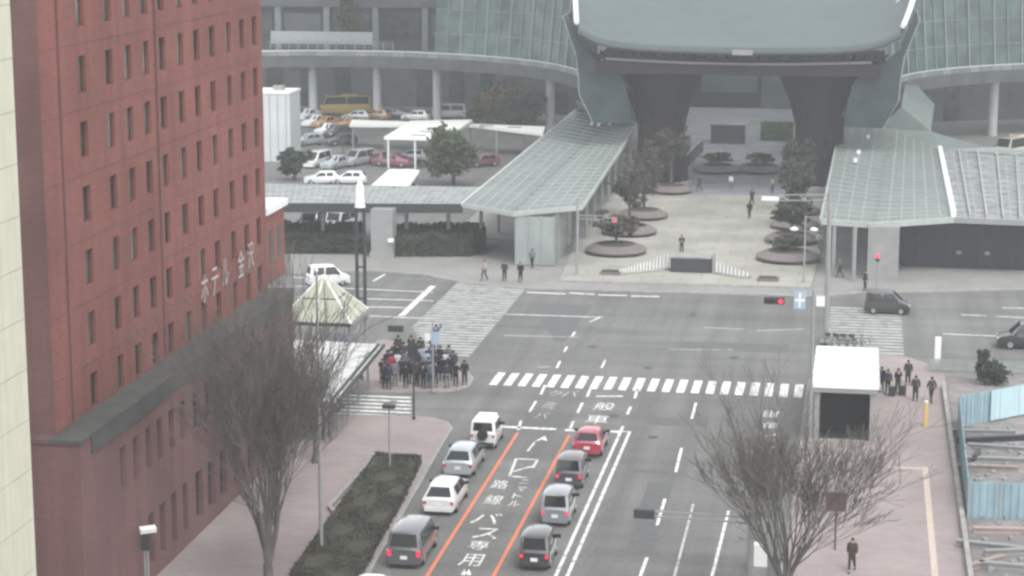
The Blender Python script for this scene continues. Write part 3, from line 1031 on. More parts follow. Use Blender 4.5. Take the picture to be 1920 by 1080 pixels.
# cross canopy running left from it
cc = thing('lattice_canopy', 'long low canopy with white lattice roof running left over the bus bays', 'canopy', (-48, 180, 0))
c0, c1, c2, c3 = P(470, 381, 4.6), P(868, 383, 4.7), P(900, 352, 4.9), P(470, 345, 4.9)
m_lat2 = mat('white_lattice_glass', (0.25, 0.26, 0.268), 0.5, var=.45, scale=1.1, big=.25, bigscale=.4)
pane_grid(cc, (c0, c1, c2, c3), 34, 5, m_lat2, m_lattice, bar=.08)
MB(cc).beam(c0 - Vector((0, .15, .35)), c1 - Vector((0, .15, .35)), .2, .8).build('fascia', m_steel_dark, cc)
for k in range(5):
    p = c0.lerp(c1, .1 + k * .2)
    if k != 2:
        MB(cc).cyl(p.x, p.y + 3, 0, 4.5, .18, n=10).build('column', m_steel_grey, cc)
# the right canopy
rc = thing('glass_canopy', 'broad glass canopy with white ribs on the right, in front of the dark hall', 'canopy', (4, 180, 0))
g0, g1, g2, g3 = P(1540, 411, ZC), P(1640, 418, ZC - .2), P(1788, 408, ZC), P(1960, 415, ZC)
h0, h1, h2, h3 = P(1580, 218, ZC + .3), P(1668, 240, ZC + .2), P(1762, 282, ZC), P(1910, 292, ZC)
pane_grid(rc, (g0, g1, h1, h0), 4, 26, m_glass_pale, m_lattice)
pane_grid(rc, (g1, g2, h2, h1), 6, 26, m_glass_pale, m_lattice)
pane_grid(rc, (g2, g3, P(1960, 296, ZC), h2), 8, 14, m_lat2, m_lattice)
i0, i1 = P(1745, 246, ZC + .4), P(1862, 277, ZC + .3)
pane_grid(rc, (h2, P(1960, 296, ZC), P(1960, 284, ZC), i1), 6, 3, m_glass_pale, m_lattice)
MB(rc).slab([h1, h2, i1, P(1800, 263, ZC), i0], .05).build('glass_sheet', m_glass_pale, rc)
MB(rc).beam(g2 + Vector((0, 0, .25)), h2 + Vector((0, 0, .25)), .42, .5).build('white_rib', m_steel_white, rc)
for k in range(1, 6):
    a, b = g2.lerp(g3, k / 5.5), h2.lerp(P(1960, 296, ZC), k / 5.5)
    MB(rc).beam(a + Vector((0, 0, .2)), b + Vector((0, 0, .2)), .14, .26).build('rib', m_lattice, rc)
for a, b in ((g0, g1), (g1, g2), (g2, g3)):
    MB(rc).beam(a - Vector((0, .1, .2)), b - Vector((0, .1, .2)), .16, .45).build('fascia', m_lattice if a is not g2 else m_steel_grey, rc)
MB(rc).beam(g0 - Vector((.08, 0, .1)), h0 - Vector((.08, 0, .1)), .14, .3).build('gutter', m_lattice, rc)
MB(rc).slab([h1 + Vector((-1, 1, 0)), i0, P(1752, 195, 6.6), P(1700, 140, 8.9), P(1690, 200, 7.5)], .12).build('end_fin', m_glass_pale, rc)
for k, (px, py) in enumerate(((1604, 300), (1575, 250), (1628, 256), (1610, 285))):
    p = P(px, py, ZC + .5)
    MB(rc).obox(p, (.35, .35, .35)).build('roof_lamp', m_steel_white, rc)
for px, py in ((1562, 520), (1600, 530), (1566, 470), (1600, 480), (1575, 420)):
    p = P(px, py)
    MB(rc).cyl(p.x, p.y, .12, ZC - .2, .17, n=10).build('column', m_steel_grey, rc)
# wide stone pillar and the dark glazed hall under the right canopy
p0, p1 = P(1625, 528), P(1690, 528)
MB(rc).box(p0.x, p0.y, .12, p1.x - .3, p0.y + 1.6, ZC - .3).build('pillar', m_concrete, rc)
m_hall_dark = mat('dark_waiting_hall', (0.022, 0.020, 0.028), .4, var=.2, scale=.5)
wh = thing('waiting_hall', 'dark glazed waiting hall under the right canopy', 'building', (10, 186, 0))
x0_ = P(1690, 525).x
MB(wh).box(x0_ + .1, 178.2, .12, 40, 200, ZC - .5).build('glass_front', m_hall_dark, wh)
for k in range(9):
    x = x0_ + 1.5 + k * 2.6
    MB(wh).box(x - .06, 178.1, .12, x + .06, 178.19, ZC - .5).build('mullion', m_steel_dark, wh)
MB(wh).box(x0_ + .1, 178.05, 3.7, 40, 178.18, 3.85).build('transom', m_steel_dark, wh)
for px, py in ((1810, 525), (1855, 488)):
    p = P(px, py, 1.5)
    MB(wh).obox((p.x, 178.1, p.z), (.4, .05, .3)).build('notice', m_concrete, wh)

# glass lift shaft under the left canopy, grey shaft under the cross canopy
ls = thing('glass_lift_shaft', 'pale green glass lift shaft under the front of the left canopy', 'lift shaft', P(1000, 505).to_tuple())
a, b = P(966, 500), P(1040, 500)
for k in range(3):
    x = a.x + (b.x - a.x) * k / 3
    x2 = a.x + (b.x - a.x) * (k + 1) / 3
    MB(ls).box(x + .04, a.y, .2, x2 - .04, a.y + .04, ZC - .5).build('glass_pane', m_glass_clear, ls)
    MB(ls).box(x - .04, a.y - .03, .12, x + .04, a.y + .07, ZC - .4).build('mullion', m_steel_grey, ls)
for k in range(4):
    y = a.y + .1 + k * 2.6
    MB(ls).box(b.x, y + .05, .2, b.x + .04, y + 2.5, ZC - .5).build('glass_pane', m_glass_clear, ls)
    MB(ls).box(b.x - .05, y - .06, .12, b.x + .07, y + .04, ZC - .4).build('mullion', m_steel_grey, ls)
    MB(ls).box(a.x - .04, y + .05, .2, a.x, y + 2.5, ZC - .5).build('glass_pane', m_glass_clear, ls)
MB(ls).box(a.x + .3, a.y + .6, .12, a.x + 1.6, a.y + 2.4, ZC - .6).build('lift_core', m_concrete, ls)
gs = thing('grey_shaft', 'plain grey shaft carrying the low lattice canopy', 'pillar', P(715, 488).to_tuple())
a, b = P(696, 486), P(738, 486)
MB(gs).box(a.x, a.y, .12, b.x, a.y + 1.6, 4.4).build('shaft', m_steel_grey, gs)
MB(gs).box(a.x - .1, a.y - .1, .1, b.x + .1, a.y - .02, .7).build('base_plate', m_concrete, gs)
MB(gs).obox((b.x - .1, a.y - .2, 1.75), (.5, .25, .3)).build('lamp_box', m_steel_white, gs)


# ================================================================== VEHICLES
def paint(name, col, metal=0.0):
    m = mat(name, col, 0.3, var=0.04, scale=1.0, metal=metal, spec=0.6, coat=1.0)
    m.node_tree.nodes['Principled BSDF'].inputs['Coat IOR'].default_value = 1.8
    return m


m_car = dict(white=paint('white_car_paint', (.72, .73, .73)), silver=paint('silver_car_paint', (.42, .46, .49), .3), black=paint('black_car_paint', (.018, .016, .02)),
             grey=paint('grey_car_paint', (.075, .075, .085)), plum=paint('plum_car_paint', (.05, .042, .05)), pale=paint('pale_blue_car_paint', (.24, .255, .29), .2),
             red=paint('red_car_paint', (.36, .03, .06)), orange=paint('orange_car_paint', (.42, .22, .08)), cream=paint('cream_bus_paint', (.60, .54, .42)),
             yellow=paint('yellow_truck_paint', (.55, .36, .08)), maroon=paint('maroon_car_paint', (.16, .05, .07)), rose=paint('rose_car_paint', (.24, .07, .10)))
m_car_glass = mat('car_glass', (0.012, 0.014, 0.017), 0.1, var=0.0, spec=0.6)
m_tyre = mat('tyre_rubber', (0.012, 0.012, 0.012), 0.85, var=0.1)
m_rim = mat('wheel_rim', (0.35, 0.36, 0.37), 0.4, var=0.0, metal=0.6)
m_tail = mat('tail_light', (0.45, 0.012, 0.02), 0.3, var=0.0, coat=.5)
m_tail_lit = mat('brake_light', (0.8, 0.02, 0.05), 0.3, var=0.0, emit=.6)
m_head = mat('head_light', (0.7, 0.72, 0.72), 0.2, var=0.0)
m_plate = mat('number_plate', (0.72, 0.73, 0.72), 0.5, var=0.0)
m_trim = mat('bumper_trim', (0.02, 0.02, 0.022), 0.7, var=0.1)

CAR = {}


def car_mesh(kind):
    if kind in CAR:
        return CAR[kind]
    L, W, H, hood, hz, rs, belt, wr = dict(
        kei=(3.4, 1.48, 1.78, .55, 1.0, .10, .98, .62), minivan=(4.6, 1.72, 1.86, .85, 1.02, .16, 1.02, .70), wagon=(4.5, 1.74, 1.53, 1.1, .92, .55, .93, .58),
        hatch=(3.8, 1.68, 1.48, .95, .92, .42, .92, .56), sedan=(4.7, 1.70, 1.5, 1.2, .92, .9, .92, .56), offroad=(3.4, 1.50, 1.74, 1.0, 1.06, .06, 1.06, .64),
        bus=(7.0, 2.1, 2.7, .25, 1.5, .10, 1.45, .95), van=(4.7, 1.7, 2.0, .45, 1.15, .10, 1.1, .74))[kind]
    h, w = L / 2, W / 2
    trunk = .55 if kind == 'sedan' else 0.0
    zt = belt + (.10 if trunk else .02)
    st = [(-h, .38, .80 * w, belt - .12, .93 * w, belt - .06, .86 * w),
          (-h + .06, .26, .92 * w, belt - .02, .985 * w, zt, .93 * w)]
    if trunk:
        st.append((-h + trunk, .22, .95 * w, belt, w, zt + .03, .92 * w))
    st += [(-h + trunk + rs + .06, .20, .95 * w, belt, w, H - .07, wr + .02),
           (-h + trunk + rs + .35, .20, .95 * w, belt, w, H - .01, wr + .01),
           (-.1, .20, .95 * w, belt, w, H, wr + .01),
           (h - hood - .75 if kind not in ('bus', 'van') else h - hood - .45, .20, .95 * w, belt, w, H - .05, wr),
           (h - hood + .02, .20, .95 * w, belt - .02, w * .99, hz + .03, .84 * w),
           (h - .22, .22, .92 * w, belt - .14, .95 * w, hz - .08, .80 * w),
           (h, .32, .78 * w, belt - .28, .85 * w, hz - .24, .74 * w)]
    mb = MB()
    ring = []
    for (y, zl, wl_, zb, wb_, ztop, wt) in st:
        half = [(wl_ * .92, zl), (wb_, zl + .16), (wb_ + .012, (zl + zb) / 2 + .05), (wb_, zb), (wt + .03, ztop - .06), (wt - .10, ztop), (wt * .4, ztop + .025)]
        ring.append([(x, y, z) for x, z in half] + [(-x, y, z) for x, z in half[::-1]])
    nr = len(ring[0])
    for r_ in ring:
        mb.v += r_
    for k in range(len(ring) - 1):
        for a in range(nr):
            b = (a + 1) % nr
            mb.f.append((k * nr + a, k * nr + b, (k + 1) * nr + b, (k + 1) * nr + a))
    mb.f.append(tuple(range(nr - 1, -1, -1))[::-1])
    mb.f.append(tuple((len(ring) - 1) * nr + a for a in range(nr))[::-1])
    out = {'body': (mb.mesh('body', None, 35), None)}
    iB = 2 if trunk else 1                     # rear window between st[iB] and st[iB+1]
    A, B = st[iB], st[iB + 1]

    def rearq(u, v):                           # u -1..1, v 0 bottom..1 top
        wt = A[6] + (B[6] - A[6]) * v
        return Vector((u * (wt - .07), A[0] + (B[0] - A[0]) * v, A[5] + (B[5] - A[5]) * v))
    n = Vector((0, -(B[5] - A[5]), (B[0] - A[0]))).normalized()
    out['rear_window'] = (MB().plate([rearq(-.94, .10), rearq(.94, .10), rearq(.90, .92), rearq(-.90, .92)], n, .02).mesh('rear_window', m_car_glass), None)
    C, D = st[-4], st[-3]

    def frontq(u, v):
        wt = D[6] + (C[6] - D[6]) * v
        return Vector((u * (wt - .06), D[0] + (C[0] - D[0]) * v, D[5] + (C[5] - D[5]) * v))
    n = Vector((0, C[5] - D[5], -(C[0] - D[0]))).normalized()
    out['windscreen'] = (MB().plate([frontq(.95, .08), frontq(-.95, .08), frontq(-.92, .93), frontq(.92, .93)], n, .02).mesh('windscreen', m_car_glass), None)
    ya, yb, yc = st[iB + 2][0] - .12, (st[iB + 2][0] + C[0]) / 2, C[0] + .02
    for s in (-1, 1):
        for nm, y0_, y1_, f_ in (('r', ya, yb - .05, 0), ('f', yb + .05, yc, (D[0] - C[0]) * .62)):
            z0_, z1_ = belt + .04, H - .15
            f0_ = (z0_ - belt) / (H - .06 - belt)
            f1_ = (z1_ - belt) / (H - .06 - belt)
            xx = lambda t: s * (w + (wr + .04 - w) * t + .006)
            q = [Vector((xx(f0_), y0_, z0_)), Vector((xx(f0_), y1_ + f_, z0_)), Vector((xx(f1_), y1_, z1_)), Vector((xx(f1_), y0_ + .06, z1_))]
            if s < 0:
                q = q[::-1]
            out['side_window' + nm + str(s)] = (MB().plate(q, (s, 0, .25), .015).mesh('side_window', m_car_glass), None)
    # rear lamps, plate, bumper, head lamps, mirrors, wheels
    tall = kind in ('minivan', 'van', 'bus')
    for s in (-1, 1):
        zz = (belt - .34, belt - .08) if tall else (belt - .28, belt - .14)
        out['tail_light' + str(s)] = (MB().box(min(s * .93 * w, s * .74 * w), -h - .025, zz[0], max(s * .93 * w, s * .74 * w), -h + .14, zz[1]).mesh('tail_light', m_tail), None)
        out['headlight' + str(s)] = (MB().box(min(s * .86 * w, s * .52 * w), h - .2, hz - .36, max(s * .86 * w, s * .52 * w), h + .005, hz - .20).mesh('headlight', m_head), None)
        out['mirror' + str(s)] = (MB().obox((s * (w + .11), C[0] + .32, belt + .1), (.2, .12, .16)).obox((s * (w + .01), C[0] + .34, belt + .04), (.1, .05, .05)).mesh('mirror', m_trim), None)
    out['number_plate'] = (MB().box(-.17, -h - .02, .52, .17, -h + .01, .69).mesh('number_plate', m_plate), None)
    out['rear_bumper'] = (MB().box(-.86 * w, -h - .045, .26, .86 * w, -h + .2, .46).mesh('rear_bumper', None if kind != 'offroad' else m_trim), None)
    out['front_bumper'] = (MB().box(-.84 * w, h - .15, .24, .84 * w, h + .03, .46).mesh('front_bumper', None), None)
    wr_ = .29 if kind in ('kei',) else (.34 if kind != 'bus' else .42)
    ty = MB().tube([(-.1, 0, 0), (-.08, 0, 0), (.08, 0, 0), (.1, 0, 0)], [wr_ * .86, wr_, wr_, wr_ * .86], 18).mesh('tyre', m_tyre, 40)
    rm = MB().tube([(-.112, 0, 0), (.112, 0, 0)], wr_ * .6, 14).mesh('rim', m_rim)
    for a, b in ((-1, -1), (-1, 1), (1, -1), (1, 1)):
        out['wheel%d%d' % (a, b)] = (ty, [(rm, 'rim')], (a * (w - .105), b * (h - .2 * L + .02), wr_))
    if kind == 'offroad':
        out['spare_wheel'] = (MB().tube([(0, -h - .20, .92), (0, -h - .02, .92)], [.30, .33], 18).mesh('spare_wheel', m_trim, 40), None)
        out['roof_rack'] = (MB().box(-.55, -1.2, H, .55, .3, H + .03).mesh('roof_rack', None), None)
    if kind == 'bus':
        out['roof_unit'] = (MB().box(-.7, -1.6, H, .7, .6, H + .16).mesh('roof_unit', None), None)
    CAR[kind] = out
    return out


def car(kind, colour, label, px=None, py=None, head=0.0, pos=None, group=None, name='parked_car', z=0.0, lit=False, plates=True):
    """px, py: pixel of the car's rear bumper on the ground (or its centre when head is not 0)"""
    parts = car_mesh(kind)
    if pos is None:
        p = P(px, py, z)
        pos = (p.x, p.y, z)
    root = thing(name, label, {'bus': 'bus', 'van': 'van'}.get(kind, 'car'), (pos[0], pos[1], z), head, group)
    bm = m_car[colour]
    for k, v in parts.items():
        me = v[0]
        nm = me.name.split('.')[0]
        if nm == 'tyre':
            wob = put('wheel', me, root, v[2])
            for sub, sn in v[1]:
                put(sn, sub, wob)
            continue
        if not plates and nm in ('number_plate', 'mirror'):
            continue
        own = me.materials[0] if len(me.materials) else None
        if own is None and len(me.materials) == 0:
            me.materials.append(None)
        put(nm, me, root, mat=bm if own is None else (m_tail_lit if (lit and nm == 'tail_light') else None))
    return root


qg = 'cars waiting at the stop line'
QL, QR = -22.75, -16.0
HLEN = {'kei': 1.7, 'minivan': 2.3, 'wagon': 2.25, 'hatch': 1.9, 'offroad': 1.7, 'sedan': 2.35, 'van': 2.35, 'bus': 3.5}
for kind, colour, px, py, lab, lit in (
        ('offroad', 'white', 905, 836, 'boxy white off-road car with spare wheel, first in the left lane', False),
        ('wagon', 'silver', 858, 889, 'silver wagon second in the left lane behind the off-road car', False),
        ('wagon', 'white', 822, 960, 'white wagon third in the left lane', False),
        ('minivan', 'grey', 757, 1060, 'dark grey minivan fourth in the left lane', True),
        ('hatch', 'red', 1100, 851, 'bright red hatchback first in the right queue', False),
        ('kei', 'plum', 1066, 911, 'dark plum box van right behind the red hatchback', True),
        ('kei', 'pale', 1040, 981, 'pale blue grey box van third in the right queue', True),
        ('kei', 'black', 1001, 1064, 'black box van last in the right queue', True)):
    p = P(px, py + 8)
    car(kind, colour, lab, pos=(p.x, p.y + HLEN[kind]), group=qg, name='waiting_car', lit=lit)
p = P(705, 1066, 1.5)
car('hatch', 'white', 'white car cut off by the bottom edge behind the grey minivan', pos=(p.x, p.y - 1.9 + 1.2), group=qg, name='waiting_car')
# on the cross street
p = P(1663, 590)
car('kei', 'black', 'black box van driving over the right hand zebra crossing', pos=(p.x, p.y + .6), head=-math.pi / 2, name='moving_car')
p = P(1915, 655)
car('minivan', 'black', 'black minivan entering from the right edge', pos=(p.x + .6, p.y + .6), head=math.pi / 2, name='moving_car')
p = P(608, 540)
car('kei', 'white', 'white van on the cross street beyond the glass pyramid', pos=(p.x, p.y + 1.2), head=-math.pi / 2 + .5, name='moving_car')
# bus courts and car park on the left
lot = 'vehicles in the left bus court'
for kind, colour, px, py, hd, lab in (
        ('van', 'white', 640, 432, 2.95, 'white van parked under the low lattice canopy'),
        ('van', 'plum', 590, 432, 3.1, 'dark van beside the white van under the low canopy'),
        ('minivan', 'white', 594, 312, 2.9, 'white minivan left of the silver car in the bus court'),
        ('sedan', 'silver', 632, 315, 2.8, 'silver sedan facing the camera in the bus court'),
        ('hatch', 'white', 603, 345, 1.9, 'small white hatchback just behind the low lattice canopy'),
        ('hatch', 'maroon', 702, 307, 1.2, 'maroon car beside the white shelter posts'),
        ('sedan', 'rose', 737, 312, 1.35, 'long red car under the near white shelter'),
        ('sedan', 'white', 592, 236, 2.8, 'white taxi next to the pale tower block shed'),
        ('sedan', 'orange', 611, 238, 2.7, 'orange taxi second from the white taxi'),
        ('sedan', 'white', 614, 252, 2.9, 'white taxi in front of the orange one'),
        ('hatch', 'orange', 706, 224, 1.4, 'orange car far back behind the long white shelter'),
        ('van', 'white', 842, 221, 1.75, 'white minibus by the russet tree below the raised deck'),
        ('bus', 'yellow', 648, 214, 1.9, 'yellow lorry with pale box below the raised deck'),
        ('hatch', 'grey', 640, 272, 2.2, 'dark car half hidden behind the bare sapling'),
        ('hatch', 'maroon', 905, 312, 2.2, 'maroon car half hidden behind the evergreen beside the canopy'),
        ('hatch', 'white', 780, 226, 1.5, 'small white car behind the middle of the long shelter'),
        ('kei', 'white', 757, 349, 2.9, 'white box van at the foot of the evergreen'),
        ('sedan', 'white', 577, 224, 2.9, 'white taxi at the back left below the raised deck, by the shed corner'),
        ('sedan', 'orange', 655, 240, 2.7, 'orange taxi between the yellow lorry and the long shelter'),
        ('hatch', 'silver', 668, 226, 1.6, 'silver car right of the yellow lorry'),
        ('sedan', 'grey', 738, 222, 1.5, 'dark sedan behind the long shelter, right of the orange car'),
        ('sedan', 'black', 632, 256, 2.8, 'black taxi right of the two white taxis'),
        ('hatch', 'silver', 578, 272, 2.4, 'silver hatchback at the shed wall'),
        ('minivan', 'silver', 672, 309, 2.7, 'silver minivan right of the silver sedan, by the shelter posts'),
        ('hatch', 'white', 775, 302, 1.4, 'white hatchback under the near shelter beside the rose car'),
        ('hatch', 'white', 655, 345, 1.7, 'white hatchback behind the lattice canopy, right of the small one'),
        ('bus', 'cream', 1905, 296, 2.55, 'cream bus behind the right glass canopy')):
    p = P(px, py)
    car(kind, colour, lab, pos=(p.x, p.y), head=hd, group=lot if px < 1000 else None)


# ================================================================== PEOPLE
def skin_mesh(name, verts, edges, rad, mt, root=0, sub=1):
    me = bpy.data.meshes.new(name)
    me.from_pydata(verts, edges, [])
    ob = bpy.data.objects.new(name, me)
    COL.objects.link(ob)
    ob.modifiers.new('skin', 'SKIN')
    sd = me.skin_vertices[0].data
    for i, r_ in enumerate(rad):
        sd[i].radius = (r_, r_) if not isinstance(r_, tuple) else r_
        sd[i].use_root = (i == root)
    if sub:
        m_ = ob.modifiers.new('sub', 'SUBSURF')
        m_.levels = sub
        m_.render_levels = sub
    dg = bpy.context.evaluated_depsgraph_get()
    out = bpy.data.meshes.new_from_object(ob.evaluated_get(dg))
    bpy.data.objects.remove(ob)
    out.name = name
    out.shade_smooth()
    out.materials.clear()
    out.materials.append(mt)
    return out


def person_meshes(pose, coat_len=0.0):
    """one continuous body with clothes grown round the same joints; faces +y"""
    sh, hp = {}, {}
    J = {'pelvis': (0, 0, .93), 'waist': (0, 0, 1.08), 'chest': (0, 0, 1.28), 'neck0': (0, -.01, 1.43), 'neck1': (0, 0, 1.50), 'head': (0, .015, 1.575), 'crown': (0, .01, 1.655)}
    if pose == 'walk':
        legs = {1: [(.09, 0, .90), (.10, .17, .50), (.10, .20, .10), (.11, .34, .05)], -1: [(-.09, 0, .90), (-.10, -.03, .50), (-.10, -.30, .15), (-.11, -.19, .06)]}
        arms = {1: [(.19, 0, 1.40), (.235, -.12, 1.15), (.23, -.10, .92)], -1: [(-.19, 0, 1.40), (-.235, .08, 1.14), (-.22, .22, .97)]}
    else:
        legs = {s: [(s * .09, 0, .90), (s * .105, .02, .50), (s * .11, -.01, .10), (s * .13, .12, .05)] for s in (1, -1)}
        if pose == 'phone':
            arms = {1: [(.19, 0, 1.40), (.24, -.02, 1.15), (.10, .22, 1.20)], -1: [(-.19, 0, 1.40), (-.24, -.02, 1.14), (-.12, .20, 1.08)]}
        elif pose == 'wave':
            arms = {1: [(.19, 0, 1.40), (.36, .04, 1.55), (.30, .08, 1.80)], -1: [(-.19, 0, 1.40), (-.24, -.02, 1.14), (-.22, .06, .92)]}
        elif pose == 'folded':
            arms = {1: [(.19, 0, 1.40), (.25, .02, 1.15), (-.02, .19, 1.13)], -1: [(-.19, 0, 1.40), (-.25, .02, 1.15), (.02, .22, 1.17)]}
        else:
            arms = {1: [(.19, 0, 1.40), (.245, -.02, 1.14), (.24, .06, .91)], -1: [(-.19, 0, 1.40), (-.245, -.02, 1.14), (-.24, .05, .91)]}
    V, Ed, Rd = [], [], []

    def add(p, r_, prev=None):
        V.append(tuple(p))
        Rd.append(r_)
        if prev is not None:
            Ed.append((prev, len(V) - 1))
        return len(V) - 1
    pv_ = add(J['pelvis'], (.135, .10))
    wa = add(J['waist'], (.125, .095), pv_)
    ch = add(J['chest'], (.145, .105), wa)
    n0 = add(J['neck0'], .062, ch)
    n1 = add(J['neck1'], .052, n0)
    hd_ = add(J['head'], (.078, .098), n1)
    add(J['crown'], (.062, .078), hd_)
    nose = add((0, .118, 1.57), .012, hd_)
    for s in (1, -1):
        add((s * .088, 0, 1.575), .014, hd_)   # ear
        a = add(arms[s][0], .058, ch)
        b = add(arms[s][1], .044, a)
        c = add(arms[s][2], .030, b)
        d = (Vector(arms[s][2]) - Vector(arms[s][1])).normalized()
        side = Vector((s, 0, 0)) - d * d.x * s
        side = side.normalized() if side.length > .1 else Vector((0, 1, 0))
        side = d.cross(side).normalized()
        palm = Vector(arms[s][2]) + d * .06
        pm = add(palm, (.030, .018), c)
        for k, (off, ln) in enumerate(((-.030, .075), (-.010, .09), (.010, .085), (.028, .065))):
            f1 = add(palm + side * off + d * ln * .55, .009, pm)
            add(palm + side * off * 1.05 + d * ln + Vector((0, .012, 0)), .0075, f1)
        t1 = add(Vector(arms[s][2]) + d * .03 - side * .045, .010, c)
        add(Vector(arms[s][2]) + d * .075 - side * .062, .009, t1)
        a = add(legs[s][0], .085, pv_)
        b = add(legs[s][1], .058, a)
        c = add(legs[s][2], .038, b)
        add(legs[s][3], (.035, .022), c)
    body = skin_mesh('body', V, Ed, Rd, m_skin, 0, 1)
    V, Ed, Rd = [], [], []
    lo = max(.72 - coat_len, .5)
    j0 = add((0, 0, lo), (.19 if coat_len else .165, .135 if coat_len else .125))
    j1 = add((0, 0, 1.08), (.168, .128), j0)
    j2 = add((0, 0, 1.30), (.185, .135), j1)
    add((0, 0, 1.45), .085, j2)
    for s in (1, -1):
        a = add(arms[s][0], .082, j2)
        b = add(arms[s][1], .066, a)
        e = Vector(arms[s][1]).lerp(Vector(arms[s][2]), .92)
        add(e, .05, b)
    jacket = skin_mesh('jacket', V, Ed, Rd, m_black, 1, 1)
    V, Ed, Rd = [], [], []
    t0 = add((0, 0, .95), (.15, .115))
    for s in (1, -1):
        a = add(legs[s][0], .102, t0)
        b = add(legs[s][1], .078, a)
        add(Vector(legs[s][2]) + Vector((0, 0, .02)), .062, b)
    trousers = skin_mesh('trousers', V, Ed, Rd, m_black, 0, 1)
    hair = MB()
    for i in range(6):
        for k in range(12):
            def hp_(i_, k_):
                a = math.pi * .62 * i_ / 6
                t = 2 * math.pi * k_ / 12
                back = 1.0 if math.sin(t) < .1 else .74
                a2 = a * (back if i_ > 2 else 1)
                return (.098 * math.sin(a2) * math.cos(t), -.008 + .118 * math.sin(a2) * math.sin(t), 1.59 + .125 * math.cos(a2))
            hair.poly([hp_(i, k), hp_(i + 1, k), hp_(i + 1, k + 1), hp_(i, k + 1)])
    hair = hair.mesh('hair', m_hair, 80)
    shoes = []
    for s in (1, -1):
        an, to = Vector(legs[s][2]), Vector(legs[s][3])
        z = min(an.z, .1) - .10 if pose != 'walk' else an.z - .10
        shoes.append(MB().tube([(an.x, an.y - .07, z + .045), (an.x, an.y, z + .05), (to.x, to.y + .02, max(z, 0) + .04), (to.x, to.y + .07, max(z, 0) + .03)], [.035, .052, .045, .02], 8).mesh('shoe', m_black, 60))
    return dict(body=body, jacket=jacket, trousers=trousers, hair=hair, shoes=shoes)


POSES = {k: person_meshes(k.rstrip('L'), .16 if k.endswith('L') else 0.0) for k in ('stand', 'standL', 'phone', 'folded', 'walk', 'walkL', 'wave')}
me_eye = MB().lathe(0, 0, [(.004, -.008), (.011, 0), (.004, .008)], 6).mesh('eye', m_black)
me_mouth = MB().box(-.022, -.004, -.004, .022, .004, .004).mesh('mouth', mat('lips', (.35, .14, .12), .5, var=0))


def cloth(name, c):
    return mat(name, c, .9, var=.12, scale=8, spec=.2)


CL_ = {k: cloth(k.replace(' ', '_') + '_cloth', v) for k, v in {
    'black': (.018, .018, .020), 'navy': (.022, .026, .045), 'charcoal': (.045, .045, .050), 'grey': (.15, .15, .16), 'white': (.55, .56, .58), 'red': (.33, .03, .06),
    'brown': (.07, .05, .04), 'olive': (.05, .052, .035), 'blue': (.06, .09, .17), 'pale blue': (.26, .32, .38), 'beige': (.32, .28, .22), 'purple': (.06, .045, .07), 'teal': (.06, .11, .12)}.items()}


def person(x, y, z, face, pose, jk, tr, label, group=None, s=1.0):
    m = POSES[pose]
    root = thing('person', label, 'person', (x, y, z), face, group)
    root.scale = (s, s, s)
    put('body', m['body'], root)
    put('jacket', m['jacket'], root, mat=CL_[jk])
    put('trousers', m['trousers'], root, mat=CL_[tr])
    put('hair', m['hair'], root)
    for sh_ in m['shoes']:
        put('shoe', sh_, root)
    for sx in (-1, 1):
        put('eye', me_eye, root, (sx * .033, .108, 1.60))
    put('mouth', me_mouth, root, (0, .112, 1.525))
    return root


ORD = ['first', 'second', 'third', 'fourth', 'fifth', 'sixth', 'seventh', 'eighth', 'ninth', 'tenth']
rp = random.Random(11)
# the crowd at the corner: rows front to back, foot pixels left to right
rows = [
    ('front', 728, [(722, 'charcoal', 'black'), (742, 'grey', 'grey'), (762, 'black', 'black'), (781, 'brown', 'charcoal'), (806, 'grey', 'blue'), (818, 'navy', 'charcoal'), (836, 'navy', 'grey'), (852, 'black', 'black'), (731, 'navy', 'charcoal'), (795, 'black', 'black')]),
    ('second', 716, [(716, 'black', 'navy'), (733, 'red', 'charcoal'), (752, 'navy', 'black'), (770, 'navy', 'black'), (790, 'black', 'charcoal'), (806, 'teal', 'black'), (826, 'black', 'black'), (845, 'navy', 'black'), (724, 'charcoal', 'black'), (780, 'purple', 'black')]),
    ('third', 704, [(724, 'navy', 'black'), (744, 'white', 'charcoal'), (763, 'grey', 'navy'), (782, 'black', 'black'), (797, 'pale blue', 'black'), (815, 'charcoal', 'black'), (836, 'white', 'grey'), (733, 'black', 'black'), (850, 'purple', 'black'), (772, 'navy', 'black')]),
    ('fourth', 692, [(738, 'olive', 'black'), (757, 'purple', 'black'), (775, 'white', 'navy'), (793, 'pale blue', 'charcoal'), (812, 'blue', 'black'), (840, 'grey', 'black'), (748, 'black', 'navy'), (784, 'black', 'black'), (826, 'navy', 'black')]),
    ('rearmost', 678, [(748, 'charcoal', 'black'), (769, 'black', 'charcoal'), (787, 'olive', 'black'), (814, 'black', 'navy')])]
for rn, fy, lst in rows:
    for k, (px, jk, tr) in enumerate(sorted(lst)):
        q = P(px + rp.uniform(-3, 3), fy + rp.uniform(-4, 4), .12)
        person(q.x, q.y, .12, rp.uniform(-.5, .5) + (math.pi if rp.random() < .12 else 0), rp.choice(['stand', 'standL', 'phone', 'folded', 'stand']), jk, tr,
               '%s from left in the %s row of the waiting crowd, %s jacket' % (ORD[k], rn, jk), 'crowd waiting at the corner', rp.uniform(.97, 1.08))
for px, py, fc, pose, jk, tr, lab in (
        (871, 722, .1, 'stand', 'black', 'black', 'person in dark clothes standing alone at the kerb, right of the crowd'),
        (678, 712, .9, 'walk', 'white', 'charcoal', 'person in a white top walking beside the white canopy, left of the crowd'),
        (818, 652, .0, 'wave', 'blue', 'black', 'tall person in blue raising an arm behind the crowd')):
    q = P(px, py, .12)
    person(q.x, q.y, .12, fc, pose, jk, tr, lab)
